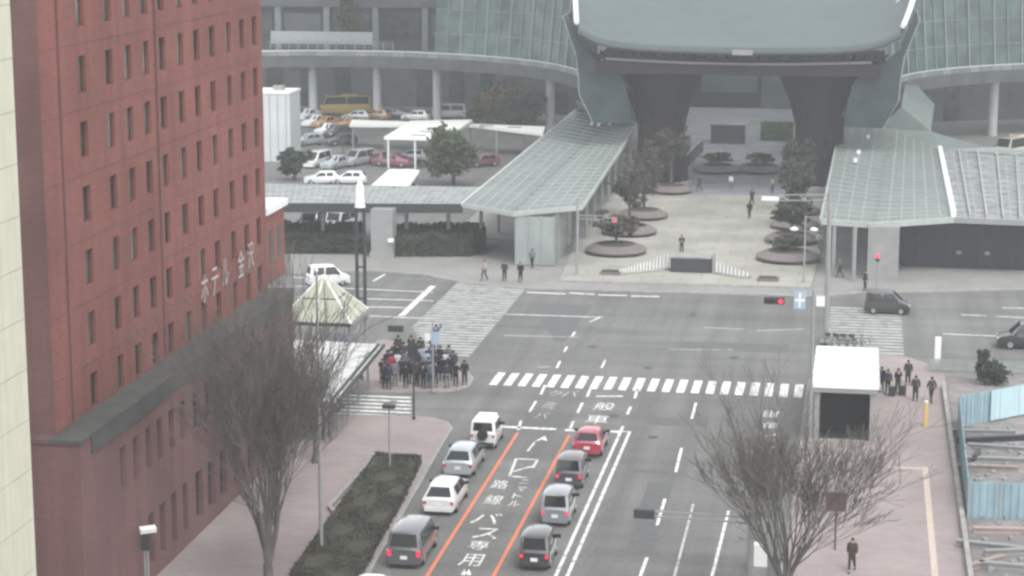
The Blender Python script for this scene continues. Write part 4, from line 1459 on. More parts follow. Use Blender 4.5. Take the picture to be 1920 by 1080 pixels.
for px, py, fc, pose, jk, tr, lab in (
        (908, 526, 2.6, 'walk', 'beige', 'charcoal', 'person in a pale coat, leftmost of three beyond the left zebra'),
        (946, 527, 3.1, 'stand', 'charcoal', 'black', 'person in dark grey, middle of three beyond the left zebra'),
        (976, 529, 3.0, 'standL', 'black', 'black', 'person in a long black coat, right of three beyond the left zebra'),
        (998, 503, .6, 'walk', 'grey', 'black', 'person in grey walking past the glass lift shaft')):
    q = P(px, py, .12)
    person(q.x, q.y, .12, fc, pose, jk, tr, lab)
for px, py, fc, pose, jk, tr, lab in (
        (1278, 476, 3.1, 'folded', 'olive', 'charcoal', 'person in dark clothes standing behind the dark fountain block'),
        (1405, 410, .2, 'walk', 'black', 'black', 'person in black walking alone across the pale plaza'),
        (1370, 357, 3.0, 'walk', 'white', 'grey', 'person in white near the round beds under the gate'),
        (1311, 358, 2.0, 'walk', 'purple', 'charcoal', 'person in purple near the left gate column'),
        (1448, 362, 1.0, 'stand', 'beige', 'charcoal', 'person in beige near the right gate column'),
        (1410, 385, 2.9, 'walkL', 'charcoal', 'black', 'person in a long charcoal coat, deepest of the two on the open plaza')):
    q = P(px, py, .24)
    person(q.x, q.y, .24, fc, pose, jk, tr, lab)
for px, py, fc, pose, jk, tr, lab in (
        (1652, 735, .2, 'standL', 'navy', 'navy', 'person in navy right behind the station entrance roof'),
        (1664, 740, -.3, 'stand', 'purple', 'black', 'person in purple second from the entrance roof'),
        (1683, 738, .5, 'phone', 'black', 'black', 'person in black beside the dark suitcase'),
        (1702, 722, .1, 'standL', 'charcoal', 'black', 'tall person in a charcoal coat at the kerb, fourth from the entrance roof'),
        (1716, 752, .0, 'standL', 'olive', 'black', 'person in a long olive coat facing the right zebra'),
        (1746, 755, .4, 'walk', 'brown', 'charcoal', 'person in brown by the yellow post'),
        (1597, 1072, 3.0, 'walkL', 'brown', 'charcoal', 'person in brown walking behind the bare tree, bottom right'),
        (1575, 520, 1.5, 'walk', 'grey', 'charcoal', 'person in grey under the left edge of the right canopy'),
        (1622, 545, 2.0, 'stand', 'charcoal', 'black', 'person in charcoal beside the wide stone pillar'),
        (1536, 470, .8, 'walk', 'white', 'grey', 'person in white between the right planters and the canopy'),
        (612, 822, 2.8, 'walk', 'charcoal', 'black', 'person in charcoal on the pavement by the hotel, under the bare branches')):
    q = P(px, py, .12)
    person(q.x, q.y, .12, fc, pose, jk, tr, lab)
m_case = mat('suitcase_shell', (.03, .03, .035), .5, var=.1)
for px, py, lab in ((1672, 743, 'dark suitcase between the two people by the entrance roof'), (1692, 742, 'dark suitcase right of the person in black')):
    q = P(px, py, .12)
    sc_ = thing('suitcase', lab, 'suitcase', (q.x, q.y, .12))
    MB().box(-.22, -.13, .06, .22, .13, .66).build('shell', m_case, sc_)
    MB().tube([(-.12, .1, .66), (-.12, .1, .98), (.12, .1, .98), (.12, .1, .66)], .012, 5).build('handle', m_steel_grey, sc_)
    for sx in (-1, 1):
        MB().tube([(sx * .18 - .03, 0, .04), (sx * .18 + .03, 0, .04)], .04, 8).build('wheel', m_black, sc_)


# ================================================================== TREES AND PLANTS
def bare_tree(name, label, base, height, spread, seed, trunk_r=.22, limbs=7, depth=6, trunk_h=None, group=None):
    """vase-shaped leafless street tree: trunk and limbs, then fans of fine upright twigs"""
    rg = random.Random(seed)
    root = thing(name, label, 'tree', base, 0.0, group)
    th_ = trunk_h or height * .2
    MB().tube([(0, 0, -.05), (0, 0, .25), (.05, .03, th_ * .6), (.04, .0, th_ * 1.05)], [trunk_r * 1.5, trunk_r, trunk_r * .88, trunk_r * .85], 9).build('trunk', m_bark, root, 60)
    crown = MB()

    def grow(p, d, ln, r_, lv, target):
        n = 3
        pts, rr_ = [p], [r_]
        q = p
        for k in range(n):
            d = (d + Vector((rg.gauss(0, .07), rg.gauss(0, .07), rg.gauss(.05, .04)))).normalized()
            q = q + d * (ln / n)
            pts.append(q)
            rr_.append(r_ * (1 - .42 * (k + 1) / n))
        rr_ = [max(v, .010) for v in rr_]
        target.tube(pts, rr_, 5 if r_ > .03 else 3, cap=False)
        if lv <= 0:
            return
        if lv < 4 and rg.random() < .10:
            return
        kids = 3 if lv > 4 else (3 if rg.random() < .55 else 2)
        for k in range(kids):
            a = rg.uniform(0, 2 * math.pi)
            t = R(rg.uniform(5, 30))
            s = d.orthogonal().normalized()
            u = d.cross(s)
            nd = (d * math.cos(t) + (s * math.cos(a) + u * math.sin(a)) * math.sin(t)).normalized()
            st_ = pts[-1] if k < 2 else pts[-2]
            grow(st_, nd, ln * rg.uniform(.55, 1.02), rr_[-1] * rg.uniform(.62, .86), lv - 1, target)
    for k in range(limbs):
        a = 2 * math.pi * k / limbs + rg.uniform(-.3, .3)
        t = math.atan(spread / 2 / (height - th_)) * rg.uniform(.35, 1.05)
        d = Vector((math.cos(a) * math.sin(t), math.sin(a) * math.sin(t), math.cos(t)))
        lm = MB()
        grow(Vector((.04, 0, th_ * rg.uniform(.85, 1.0))), d, (height - th_) * .27, trunk_r * rg.uniform(.38, .52), depth - 1, lm)
        lm.build('limb', m_twig, root)
    return root


def leafy(name, label, base, lumps, n, leaf, mt, trunk=None, cat='tree', seed=1, group=None, mats=None):
    """lumps: list of (x,y,z,rx,ry,rz) ellipsoids filled with leaf faces, denser near their surface"""
    rg = random.Random(seed)
    root = thing(name, label, cat, base, 0.0, group)
    mb = MB()
    tot = sum(l[3] * l[5] for l in lumps)
    for (x, y, z, rx, ry, rz) in lumps:
        m_ = int(n * rx * rz / tot)
        nb = max(8, int(m_ / 28))
        cl = []
        for _ in range(nb):                    # small clumps make the outline uneven
            while True:
                a, b, c = rg.uniform(-1, 1), rg.uniform(-1, 1), rg.uniform(-1, 1)
                d2 = a * a + b * b + c * c
                if .12 < d2 < 1:
                    break
            cl.append((a, b, c))
        for i in range(m_):
            a, b, c = cl[i % nb]
            p = Vector((x + (a + rg.gauss(0, .14)) * rx, y + (b + rg.gauss(0, .14)) * ry, max(.05, z + (c + rg.gauss(0, .12)) * rz)))
            s = leaf * rg.uniform(.6, 1.3)
            u = Vector((rg.gauss(0, 1), rg.gauss(0, 1), rg.gauss(0, .7))).normalized()
            w = u.orthogonal().normalized()
            mb.poly([p - u * s, p + w * s * .5, p + u * s, p - w * s * .5])
    if trunk:
        tr, hgt = trunk
        mt_ = MB().tube([(0, 0, -.05), (.03, 0, hgt * .5), (0, .04, hgt)], [tr * 1.3, tr, tr * .6], 7)
        t_ = mt_.build('trunk', m_bark, root)
        for (x, y, z, rx, ry, rz) in lumps:
            MB().tube([(0, .0, hgt * .6), (x * .5, y * .5, (hgt * .6 + z) / 2), (x, y, z)], [tr * .5, tr * .35, tr * .15], 5).build('limb', m_bark, t_)
    mb.build('crown', mt, root)
    return root


b = P(1468, 1150, .12)
bare_tree('street_tree', 'leafless street tree with fanned branches, bottom right beside the road', b, 8.6, 8.0, 5, .22, 13, 7, 1.2)
b = P(502, 1122, .12)
bare_tree('street_tree', 'large leafless street tree in front of the hotel, bottom left', b, 12.0, 4.8, 8, .26, 14, 7, 1.6)
b = P(512, 960, .12)
bare_tree('street_tree', 'leafless street tree behind the large one, before the hotel podium', b, 8.0, 5.0, 21, .22, 13, 7, 1.5)
b = P(590, 868, .12)
bare_tree('street_tree', 'farthest leafless tree along the hotel, beside the white canopy', b, 5.6, 3.4, 33, .15, 10, 6, 1.3)
b = P(643, 292)
bare_tree('sapling', 'bare sapling between the parked cars of the bus court', b, 4.5, 2.5, 4, .09, 5, 4)

L6 = lambda k, r, h, sd: [(random.Random(sd + i).uniform(-r, r) * .6, random.Random(sd + 50 + i).uniform(-r, r) * .5, h * (.35 + .55 * random.Random(sd + 90 + i).random()), r * .55, r * .55, h * .22) for i in range(k)]
b = P(850, 352)
leafy('evergreen_tree', 'dense evergreen tree left of the long glass canopy', b, L6(9, 3.4, 6.3, 3), 7000, .26, m_leaf_mid, (.2, 3.5), seed=2)
b = P(552, 338)
leafy('evergreen_tree', 'rounded evergreen beside the pale tower shed', b, L6(6, 1.9, 3.2, 13), 3000, .22, m_leaf_dark, (.14, 1.6), seed=3)
b = P(958, 243)
leafy('evergreen_tree', 'tall russet and green tree below the raised deck', b, L6(10, 3.6, 6.0, 23), 5000, .3, m_leaf_brown, (.2, 4), seed=4)
b = P(985, 250)
leafy('evergreen_tree', 'dark green tree right of the russet one below the deck', b, L6(8, 3.0, 6.0, 43), 4500, .3, m_leaf_dark, (.2, 4), seed=14)
b = P(915, 238)
leafy('evergreen_tree', 'green tree left of the russet one below the deck', b, L6(8, 2.6, 5.6, 47), 4000, .3, m_leaf_mid, (.2, 4), seed=15)
b = P(660, 90, 8.9)
leafy('evergreen_tree', 'thin green tree growing on the raised deck in the far left', (b.x, 286.5, 8.85), [(0, 0, 2, 1.6, 1.2, 2.0), (.3, 0, 5, 1.8, 1.2, 2.2), (-.2, 0, 8, 1.5, 1.2, 2)], 3000, .3, m_leaf_mid, (.18, 7), seed=5)
b = P(1856, 722, .12)
leafy('shrub', 'bushy dark shrub behind the blue site fence on the right', b, [(0, 0, .9, .9, .8, .8), (-.5, .1, 1.5, .5, .5, .8), (.5, 0, .7, .8, .6, .6), (-.55, 0, 2.2, .3, .3, .5)], 2600, .14, m_leaf_dark, (.07, 1.2), 'shrub', 6)

# round planters of the plaza with their trees
m_planter = mat('planter_stone', (.17, .145, .14), .85, var=.15, scale=1.5)
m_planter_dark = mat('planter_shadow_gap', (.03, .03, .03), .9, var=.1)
for px, py, w_, th_, lab in (
        (1155, 474, 58, 2.6, 'nearest round planter on the left of the plaza'), (1180, 438, 52, 5.2, 'second round planter on the left of the plaza'),
        (1207, 408, 46, 6.4, 'third round planter on the left of the plaza'), (1258, 361, 40, 6.4, 'farthest round planter on the left, beside the gate column'),
        (1477, 487, 60, 1.9, 'nearest round planter on the right of the plaza'), (1484, 454, 50, 2.8, 'second round planter on the right of the plaza'),
        (1490, 427, 46, 5.0, 'third round planter on the right of the plaza'), (1496, 400, 42, 6.2, 'farthest round planter on the right of the plaza'),
        (1345, 322, 46, 1.6, 'low round bed under the gate, left of two'), (1425, 322, 46, 1.6, 'low round bed under the gate, right of two')):
    c = P(px, py, .24)
    r_ = (P(px + w_, py, .24) - c).length
    t = thing('round_planter', lab, 'planter', c, 0, 'round planters on the plaza')
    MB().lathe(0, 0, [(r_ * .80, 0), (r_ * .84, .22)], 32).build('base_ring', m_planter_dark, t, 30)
    MB().lathe(0, 0, [(r_ * .86, .20), (r_, .26), (r_, .40), (r_ * .74, .78), (r_ * .66, .82)], 36).build('stone_rim', m_planter, t, 25)
    MB().lathe(0, 0, [(r_ * .64, .70), (r_ * .6, .86), (r_ * .3, .95)], 24).build('soil', m_soil, t, 60)
    low_ = th_ < 2
    lm = [(0, 0, .7, r_ * .55, r_ * .5, .5), (r_ * .2, 0, .9, r_ * .3, r_ * .3, .5)] if low_ else \
        [(random.Random(px + i).uniform(-.45, .45) * r_, random.Random(px + 31 + i).uniform(-.4, .4) * r_, th_ * (.35 + .6 * random.Random(px + 71 + i).random()), r_ * .42, r_ * .40, th_ * .2) for i in range(9)]
    leafy('plaza_shrub' if low_ else 'plaza_tree', ('low shrubs filling the ' if low_ else 'dark evergreen tree in the ') + lab.replace(' of the plaza', ''), (c.x, c.y, c.z + .88), lm, 1300 if low_ else 3000, .17, m_leaf_plaza if px < 1300 else m_hedge,
          None if low_ else (.12, th_ * .6), 'shrub' if low_ else 'tree', px, 'planting of the round planters')


# hedges
def hedge(label, pts, h_, n, leaf, mt, seed):
    c = sum((Vector((p[0], p[1], 0)) for p in pts), Vector()) / len(pts)
    root = thing('hedge', label, 'hedge', (c.x, c.y, .0))
    ins = [c + (Vector((p[0], p[1], 0)) - c) * .95 for p in pts]
    MB(root).prism([(p.x, p.y) for p in ins], .1, h_ * .92).build('hedge_core', mt, root)
    rg = random.Random(seed)
    mb = MB(root)
    xs, ys_ = [p[0] for p in pts], [p[1] for p in pts]

    def inside(x, y):
        r_ = False
        k = len(pts) - 1
        for i in range(len(pts)):
            xi, yi, xk, yk = pts[i][0], pts[i][1], pts[k][0], pts[k][1]
            if (yi > y) != (yk > y) and x < (xk - xi) * (y - yi) / (yk - yi) + xi:
                r_ = not r_
            k = i
        return r_
    cnt = 0
    while cnt < n:
        if rg.random() < .7:
            x, y = rg.uniform(min(xs), max(xs)), rg.uniform(min(ys_), max(ys_))
            if not inside(x, y):
                continue
            z = h_ * rg.uniform(.86, 1.04) + .12 * math.sin(x * 2.1 + 1.3) * math.sin(y * 1.3)
        else:
            i = rg.randrange(len(pts))
            a, b_ = pts[i], pts[(i + 1) % len(pts)]
            t = rg.random()
            x, y = a[0] + (b_[0] - a[0]) * t, a[1] + (b_[1] - a[1]) * t
            z = rg.uniform(.12, h_)
        cnt += 1
        p = Vector((x + rg.gauss(0, .05), y + rg.gauss(0, .05), z))
        u = Vector((rg.gauss(0, 1), rg.gauss(0, 1), rg.gauss(0, .6))).normalized()
        w = u.orthogonal().normalized()
        s = leaf * rg.uniform(.6, 1.3)
        mb.poly([p - u * s, p + w * s * .55, p + u * s, p - w * s * .55])
    mb.build('foliage', mt, root)
    return root


m_hedge_brown = leaf_mat('winter_hedge_leaf', (.050, .047, .034))
hp = [P(660, 1118), P(700, 1040), P(752, 950), P(788, 872), P(705, 868), P(640, 962), P(590, 1030), P(545, 1095)]
hedge('dark clipped hedge bed between the kerb and the hotel pavement', hp, .6, 20000, .075, m_hedge_brown, 4)
hedge('dark hedge block right of the grey shaft, behind the far pavement', [P(742, 484), P(880, 484), P(908, 470), P(905, 455), P(742, 458)], 1.9, 5000, .18, m_hedge, 5)
hedge('dark hedge block left of the grey shaft, beyond the hotel', [P(520, 476), P(680, 476), P(682, 450), P(520, 450)], 1.7, 5000, .18, m_hedge, 6)
# rail round the hedge bed
hr = thing('bed_edging', 'pale stone edging stepping along the back of the hedge bed', 'edging', P(630, 960, .12).to_tuple())
eg = [P(540, 1090, .12), P(585, 1035, .12), P(628, 968, .12), P(618, 955, .12), P(640, 930, .12), P(698, 866, .12)]
for a, b_ in zip(eg[:-1], eg[1:]):
    MB(hr).beam(a + Vector((0, 0, .12)), b_ + Vector((0, 0, .12)), .22, .25).build('edging_stone', m_kerb, hr)
bn = thing('bench', 'small dark bench frame at the tip of the hedge bed', 'bench', P(762, 868, .12).to_tuple(), .1)
MB().box(-.55, -.2, .42, .55, .2, .5).build('seat', m_gate_wood, bn)
for sx in (-1, 1):
    MB().box(sx * .45 - .04, -.18, 0, sx * .45 + .04, .18, .42).build('leg', m_steel_dark, bn)


# ================================================================== STREET FURNITURE
def pole(name, label, cat, base, h_, r0, r1, mt, group=None):
    t = thing(name, label, cat, base, 0, group)
    MB().tube([(0, 0, 0), (0, 0, h_)], [r0, r1], 10).build('post', mt, t, 40)
    MB().lathe(0, 0, [(r0 * 2, 0), (r0 * 2, .06), (r0 * 1.2, .25)], 10).build('base', mt, t)
    return t


def signal_head(parent, x, z, y=0.0, lit=None, back=False, w_=1.15, sgn=-1):
    """horizontal three-lamp head; sgn -1: lamps look towards -y"""
    hd = MB().box(x - w_ / 2, y - .12, z - .2, x + w_ / 2, y + .12, z + .2).build('signal_head', m_steel_dark if back else m_steel_grey, parent)
    for k in range(3):
        cx = x + (k - 1) * w_ * .31
        MB().tube([(cx, y + sgn * .12, z), (cx, y + sgn * .15, z)], .14, 12).build('lens', m_red_light if lit == k else m_lens_off, hd)
        v = MB()
        for a in range(7):
            t0, t1 = math.pi * a / 7, math.pi * (a + 1) / 7
            v.poly([(cx + .16 * math.cos(t0), y + sgn * .12, z + .16 * math.sin(t0)), (cx + .16 * math.cos(t1), y + sgn * .12, z + .16 * math.sin(t1)),
                    (cx + .16 * math.cos(t1), y + sgn * .36, z + .16 * math.sin(t1)), (cx + .16 * math.cos(t0), y + sgn * .36, z + .16 * math.sin(t0))])
        v.build('visor', m_steel_dark, hd)
    return hd


# signal over the plaza edge on the left, showing red
t = pole('traffic_signal', 'signal pole at the plaza corner showing red, left of the round planters', 'traffic light', P(1082, 518, .12), 6.6, .13, .09, m_steel_grey)
b = P(1082, 518, .12)
z = QY(1150, 412, b.y).z - .12
dx = QY(1140, 412, b.y).x - b.x
for dz in (0, .28):
    MB().tube([(0, 0, z + dz), (dx, 0, z + dz)], .045, 6).build('arm', m_steel_grey, t)
signal_head(t, dx + .2, z, -.1, lit=2)
# big signal gantry pole on the right with its arm over the crossing
t = pole('traffic_signal', 'tall thick signal pole with a long arm, left of the right canopy', 'traffic light', P(1548, 642, .12), 10.9, .22, .15, m_steel_grey)
for dz in (0, .4):
    MB().tube([(0, 0, 10.3 + dz), (-3.6, 0, 10.2 + dz)], .05, 6).build('arm', m_steel_grey, t)
MB().box(-4.8, -.16, 10.2, -3.6, .16, 10.45).build('lamp_head', m_steel_white, t)
# near right pole with blue direction signs, signal facing the camera showing red
b = P(1518, 828, .12)
t = pole('sign_pole', 'slim grey pole with pale blue signs beside the station entrance roof', 'sign pole', b, 9.2, .12, .08, m_steel_grey)
m_sign_blue = mat('blue_sign', (.34, .43, .52), .5, var=.05)
m_sign_white = mat('white_sign', (.75, .78, .80), .5, var=.03)
sg = MB().box(-1.15, -.06, 8.0, -.45, -.02, 9.05).build('sign_board', m_sign_blue, t)
MB().box(-1.08, -.075, 8.45, -.52, -.062, 8.6).build('sign_stroke', m_sign_white, sg)
MB().box(-.86, -.0755, 8.1, -.74, -.0625, 8.95).build('sign_stroke', m_sign_white, sg)
MB().box(.15, -.06, 8.2, .65, -.02, 8.8).build('sign_board', m_sign_white, t)
z = QY(1450, 563, b.y).z - .12
dx = QY(1452, 563, b.y).x - b.x
MB().tube([(0, 0, z + .3), (dx - .5, 0, z + .3)], .04, 6).build('arm', m_steel_grey, t)
signal_head(t, dx, z, -.1, lit=2, back=True, w_=1.2)
# signal arm seen from behind at the bottom
b = P(1405, 1140, .12)
t = pole('traffic_signal', 'signal pole with a double arm reaching over the road, bottom right', 'traffic light', b, 4.6, .16, .14, m_steel_grey)
z = QY(1300, 968, b.y).z - .12
dx = QY(1212, 965, b.y).x - b.x
for dz in (-.13, .13):
    MB().tube([(0, 0, z - .05 + dz), (dx, 0, z + .03 + dz)], .045, 6).build('arm', m_concrete, t)
signal_head(t, dx - .1, z, .0, back=True, w_=.95, sgn=1)
bx = MB().box(.05, -.2, .9, .75, .2, 1.9).build('control_box', m_concrete, t)
# lamp tower with white lantern on the left
b = P(678, 600, .12)
t = thing('lamp_tower', 'twin dark posts carrying a tall white lantern, beyond the glass pyramid', 'street lamp', b)
for sx in (-.3, .3):
    MB().box(sx - .11, -.11, 0, sx + .11, .11, 8.6).build('post', m_steel_dark, t)
for z in (1.6, 4.0, 6.4, 8.4):
    MB().box(-.19, -.06, z, .19, .06, z + .12).build('brace', m_steel_dark, t)
MB().lathe(0, 0, [(.42, 8.6), (.34, 9.0), (.30, 10.2), (.22, 10.35), (.06, 10.7)], 14).build('lantern', m_steel_white, t, 40)
# thin flagpole
b = P(603, 1042, .12)
t = pole('flagpole', 'very tall thin grey pole in front of the glass pyramid', 'pole', b, 14.2, .10, .05, m_steel_grey)
MB().lathe(0, 0, [(.04, 14.2), (.1, 14.3), (.04, 14.4)], 8).build('finial', m_steel_white, t)
# pole at the pavement corner with hanging pedestrian signs
b = P(776, 786, .12)
t = pole('sign_pole', 'dark thin pole at the rounded kerb corner in front of the crowd', 'pole', b, 4.9, .06, .05, m_steel_dark)
MB().box(-.35, -.05, 3.9, .3, .05, 4.8).build('sign_back', m_steel_dark, t)
b = P(812, 735, .12)
t = pole('traffic_signal', 'grey signal pole standing in the crowd, its head seen from behind', 'traffic light', b, 4.6, .07, .06, m_steel_grey)
MB().box(-.1, -.06, 3.2, .45, .0, 4.0).build('sign_board', m_sign_blue, t)
MB().box(-.5, -.06, 3.4, -.14, .0, 3.9).build('sign_board', m_sign_white, t)
z = QY(740, 616, b.y).z - .12
dx = QY(742, 616, b.y).x - b.x
MB().tube([(0, 0, 4.5), (dx, 0, z)], .035, 5).build('arm', m_steel_grey, t)
signal_head(t, dx, z, 0, back=True, w_=1.0, sgn=1)
b = P(731, 888, .12)
t = pole('street_lamp', 'grey post with a square lamp head above the hedge bed', 'street lamp', b, 3.9, .06, .05, m_steel_grey)
MB().box(-.35, -.2, 3.8, .35, .2, 4.0).build('lamp_head', m_steel_dark, t)
MB().box(.1, -.18, 4.001, .4, .18, 4.25).build('sensor_box', m_steel_grey, t)
# lamp at the bottom left
b = P(277, 1120, .12)
t = thing('street_lamp', 'street lamp with a white tilted head, bottom left by the hotel', 'street lamp', b)
z = QY(277, 1035, b.y).z
for sx in (-.07, .07):
    MB().tube([(sx, 0, 0), (sx, 0, z)], .045, 6).build('post', m_steel_grey, t)
MB().obox((0, 0, z + .35), (.4, .3, .7)).build('bracket', m_steel_dark, t)
MB().obox((.1, .05, z + .95), (.75, .32, .22), .6, .3).build('lamp_head', m_steel_white, t)
# posts near the right planters
b = P(1507, 530, .24)
t = pole('street_lamp', 'lamp post with two white globes beside the right planters', 'street lamp', b, 5.6, .09, .07, m_steel_grey)
for sx in (-.9, .7):
    MB().tube([(0, 0, 4.3), (sx, 0, 4.4)], .03, 5).build('arm', m_steel_grey, t)
    MB().lathe(sx, 0, [(.06, 4.25), (.34, 4.38), (.34, 4.5), (.08, 4.62)], 10).build('globe', m_steel_white, t, 60)
b = P(1643, 548, .12)
t = pole('pedestrian_signal', 'pedestrian signal showing red in front of the wide stone pillar', 'traffic light', b, 3.2, .06, .06, m_steel_grey)
MB().box(-.2, -.22, 2.5, .2, -.02, 3.2).build('signal_case', m_steel_grey, t)
MB().box(-.14, -.25, 2.88, .14, -.222, 3.12).build('lens', m_red_light, t)
MB().box(-.14, -.25, 2.56, .14, -.222, 2.80).build('lens', m_lens_off, t)
# white and yellow posts of the right corner
b = P(1757, 694, .12)
t = thing('guide_post', 'tall white board post at the kerb right of the right zebra', 'post', b)
MB().box(-.2, -.09, 0, .2, .09, 2.3).build('board', m_white_roof, t)
MB().box(-.28, -.16, 0, .28, .16, .1).build('base', m_steel_grey, t)
b = P(1735, 800, .12)
t = thing('guide_post', 'yellow post standing on the right pavement beside the blue fence', 'post', b)
MB().tube([(0, 0, 0), (0, 0, 1.55)], [.13, .13], 12).build('column', mat('yellow_post', (.70, .50, .20), .5, var=.08), t, 40)
MB().lathe(0, 0, [(.13, 1.55), (.1, 1.63), (.03, 1.66)], 12).build('cap', m_steel_white, t)
# railing at the right kerb
a_, b_ = P(1742, 697, .12), P(1925, 702, .12)
t = thing('railing', 'low grey railing along the kerb on the far right', 'railing', a_)
for k in range(9):
    p = a_.lerp(b_, k / 8)
    MB(t).beam(p, p + Vector((0, 0, .85)), .07, .07).build('post', m_steel_grey, t)
for z in (.12, .48, .84):
    MB(t).beam(a_ + Vector((0, 0, z)), b_ + Vector((0, 0, z)), .05, .07).build('rail', m_steel_grey, t)
for k in range(8):
    p, q = a_.lerp(b_, (k + .06) / 8), a_.lerp(b_, (k + .94) / 8)
    MB(t).beam(p + Vector((0, 0, .47)), q + Vector((0, 0, .47)), .02, .6).build('panel', m_glass_clear, t)

# ------------------------------------------------------------------ station entrance with white roof
fl, fr2 = P(1530, 828, .12), P(1635, 828, .12)
en = thing('station_entrance', 'white roofed underground station entrance with dark opening', 'entrance', ((fl.x + fr2.x) / 2, fl.y, .12))
xl, xr, yf, yb2 = fl.x - .15, fr2.x + .1, fl.y + .6, 133.0
zf = QY(1580, 722, yf - .5).z
zb = QY(1580, 650, yb2).z
MB(en).slab([(xl - .2, yf - .5, zf), (xr + .2, yf - .5, zf), (xr + .2, yb2, zb), (xl - .2, yb2, zb)], .22).build('roof', m_white_roof, en)
for k in range(1, 5):
    t_ = k / 5
    MB(en).box(xl - .2, yf - .5 + (yb2 - yf + .5) * t_ - .03, zf + (zb - zf) * t_ - .02, xr + .2, yf - .5 + (yb2 - yf + .5) * t_ + .03, zf + (zb - zf) * t_ + .035).build('roof_seam', m_concrete, en)
for x in (xl - .28, xr + .2):
    MB(en).beam((x + .04, yf - .5, zf - .16), (x + .04, yb2, zb - .16), .08, .14).build('gutter', m_steel_grey, en)
MB(en).box(xl - .1, yf - .45, zf - .5, xr + .1, yf + .1, zf - .24).build('lintel', m_steel_grey, en)
for x in (xl, xr - .28):
    MB(en).box(x, yf - .3, .12, x + .28, yf + .2, zf - .5).build('pillar', m_concrete, en)
for k in range(6):
    y0_, y1_ = yf + .25 + k * 1.66, yf + .25 + (k + 1) * 1.66 - .08
    for x in (xl + .05, xr - .1):
        MB(en).box(x, y0_, .3, x + .04, y1_, 2.78).build('glass_pane', m_glass_clear, en)
        MB(en).box(x - .03, y1_, .12, x + .07, y1_ + .08, 2.8).build('mullion', m_steel_white, en)
MB(en).box(xl, yb2 - .3, .12, xr, yb2 - .1, 2.9).build('back_wall', m_concrete, en)
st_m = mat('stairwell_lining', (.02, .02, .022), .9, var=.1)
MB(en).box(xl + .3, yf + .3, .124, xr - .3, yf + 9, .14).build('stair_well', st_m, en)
for k in range(6):
    MB(en).box(xl + .35, yf + .4 + k * .32, .141, xr - .35, yf + .6 + k * .32, .15 + .001 * k).build('step', m_steel_dark, en)
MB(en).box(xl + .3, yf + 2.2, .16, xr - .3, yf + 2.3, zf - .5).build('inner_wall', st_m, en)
MB(en).box(xl + .1, yf - .6, .12, xr - .1, yf - .35, .22).build('threshold', m_kerb, en)
# bicycles behind the entrance


def bicycle(base, rz, label):
    t = thing('bicycle', label, 'bicycle', base, rz, 'bicycles parked behind the entrance')
    for y in (-.52, .52):
        ring = [(0, y + .33 * math.cos(2 * math.pi * k / 14), .34 + .33 * math.sin(2 * math.pi * k / 14)) for k in range(15)]
        w_ = MB().tube(ring, .022, 4, cap=False).build('wheel', m_tyre, t)
        sp = MB()
        for k in range(6):
            a = math.pi * k / 6
            sp.tube([(0, y + .31 * math.cos(a), .34 + .31 * math.sin(a)), (0, y - .31 * math.cos(a), .34 - .31 * math.sin(a))], .004, 3)
        sp.build('spoke_set', m_steel_grey, w_)
    MB().tube([(0, -.52, .34), (0, -.08, .32), (0, .40, .82), (0, -.18, .80), (0, -.52, .34)], .022, 5).tube([(0, -.08, .32), (0, -.2, .88)], .02, 5).tube([(0, .52, .34), (0, .38, .98)], .02, 5).build('frame', m_steel_dark, t)
    MB().obox((0, -.21, .92), (.16, .26, .06)).build('saddle', m_black, t)
    MB().tube([(-.27, .28, 1.02), (-.2, .38, 1.0), (.2, .38, 1.0), (.27, .28, 1.02)], .016, 5).build('handlebar', m_steel_dark, t)
    MB().box(-.17, .45, .82, .17, .72, 1.02).build('basket', m_steel_dark, t)


for k, px in enumerate((1566, 1580, 1594, 1610)):
    q = P(px, 652, .0)
    bicycle((q.x, q.y, 0.0), 1.2 + .25 * k, '%s bicycle from the left behind the white entrance roof' % ORD[k])

# ------------------------------------------------------------------ glass pyramid and white canopy by the hotel
ap = P(585, 604, 3.2)
py_ = thing('glass_pyramid', 'pale yellow glass pyramid roof beside the hotel end', 'pavilion', (ap.x, ap.y + 2, .12))
m_pyr = mat('pyramid_glass', (.36, .37, .285), .35, var=.14, scale=1.0, spec=.5)
hw = 2.55
cz, az = 3.2, 6.0
cx_, cy_ = ap.x + .2, ap.y + 2.4
cor = [Vector((cx_ - hw, cy_ - hw, cz)), Vector((cx_ + hw, cy_ - hw, cz)), Vector((cx_ + hw, cy_ + hw, cz)), Vector((cx_ - hw, cy_ + hw, cz))]
top_ = Vector((cx_, cy_, az))
for k in range(4):
    A, B = cor[k], cor[(k + 1) % 4]
    for r_ in range(2):
        for c_ in range(3):
            t0, t1 = r_ / 2 + .01, (r_ + 1) / 2 - .02
            u0, u1 = c_ / 3 + .015, (c_ + 1) / 3 - .015
            q = [A.lerp(B, u0).lerp(top_, t0), A.lerp(B, u1).lerp(top_, t0), A.lerp(B, u1).lerp(top_, t1), A.lerp(B, u0).lerp(top_, t1)]
            nn_ = (q[1] - q[0]).cross(q[2] - q[1]).normalized()
            MB(py_).plate(q, nn_, .03).build('glass_pane', m_pyr, py_)
    MB(py_).beam(A, top_, .12, .12).build('hip_bar', m_steel_white, py_)
    MB(py_).beam(A - Vector((0, 0, .1)), B - Vector((0, 0, .1)), .2, .2).build('eaves_beam', m_steel_dark if k == 0 else m_steel_grey, py_)
    MB(py_).beam(A + (Vector((cx_, cy_, cz)) - A) * .08 + Vector((0, 0, -3.1)), A + (Vector((cx_, cy_, cz)) - A) * .08 - Vector((0, 0, .2)), .18, .18).build('post', m_steel_grey, py_)
    MB(py_).beam(A.lerp(B, .5), top_, .06, .08).build('rafter', m_steel_white, py_)

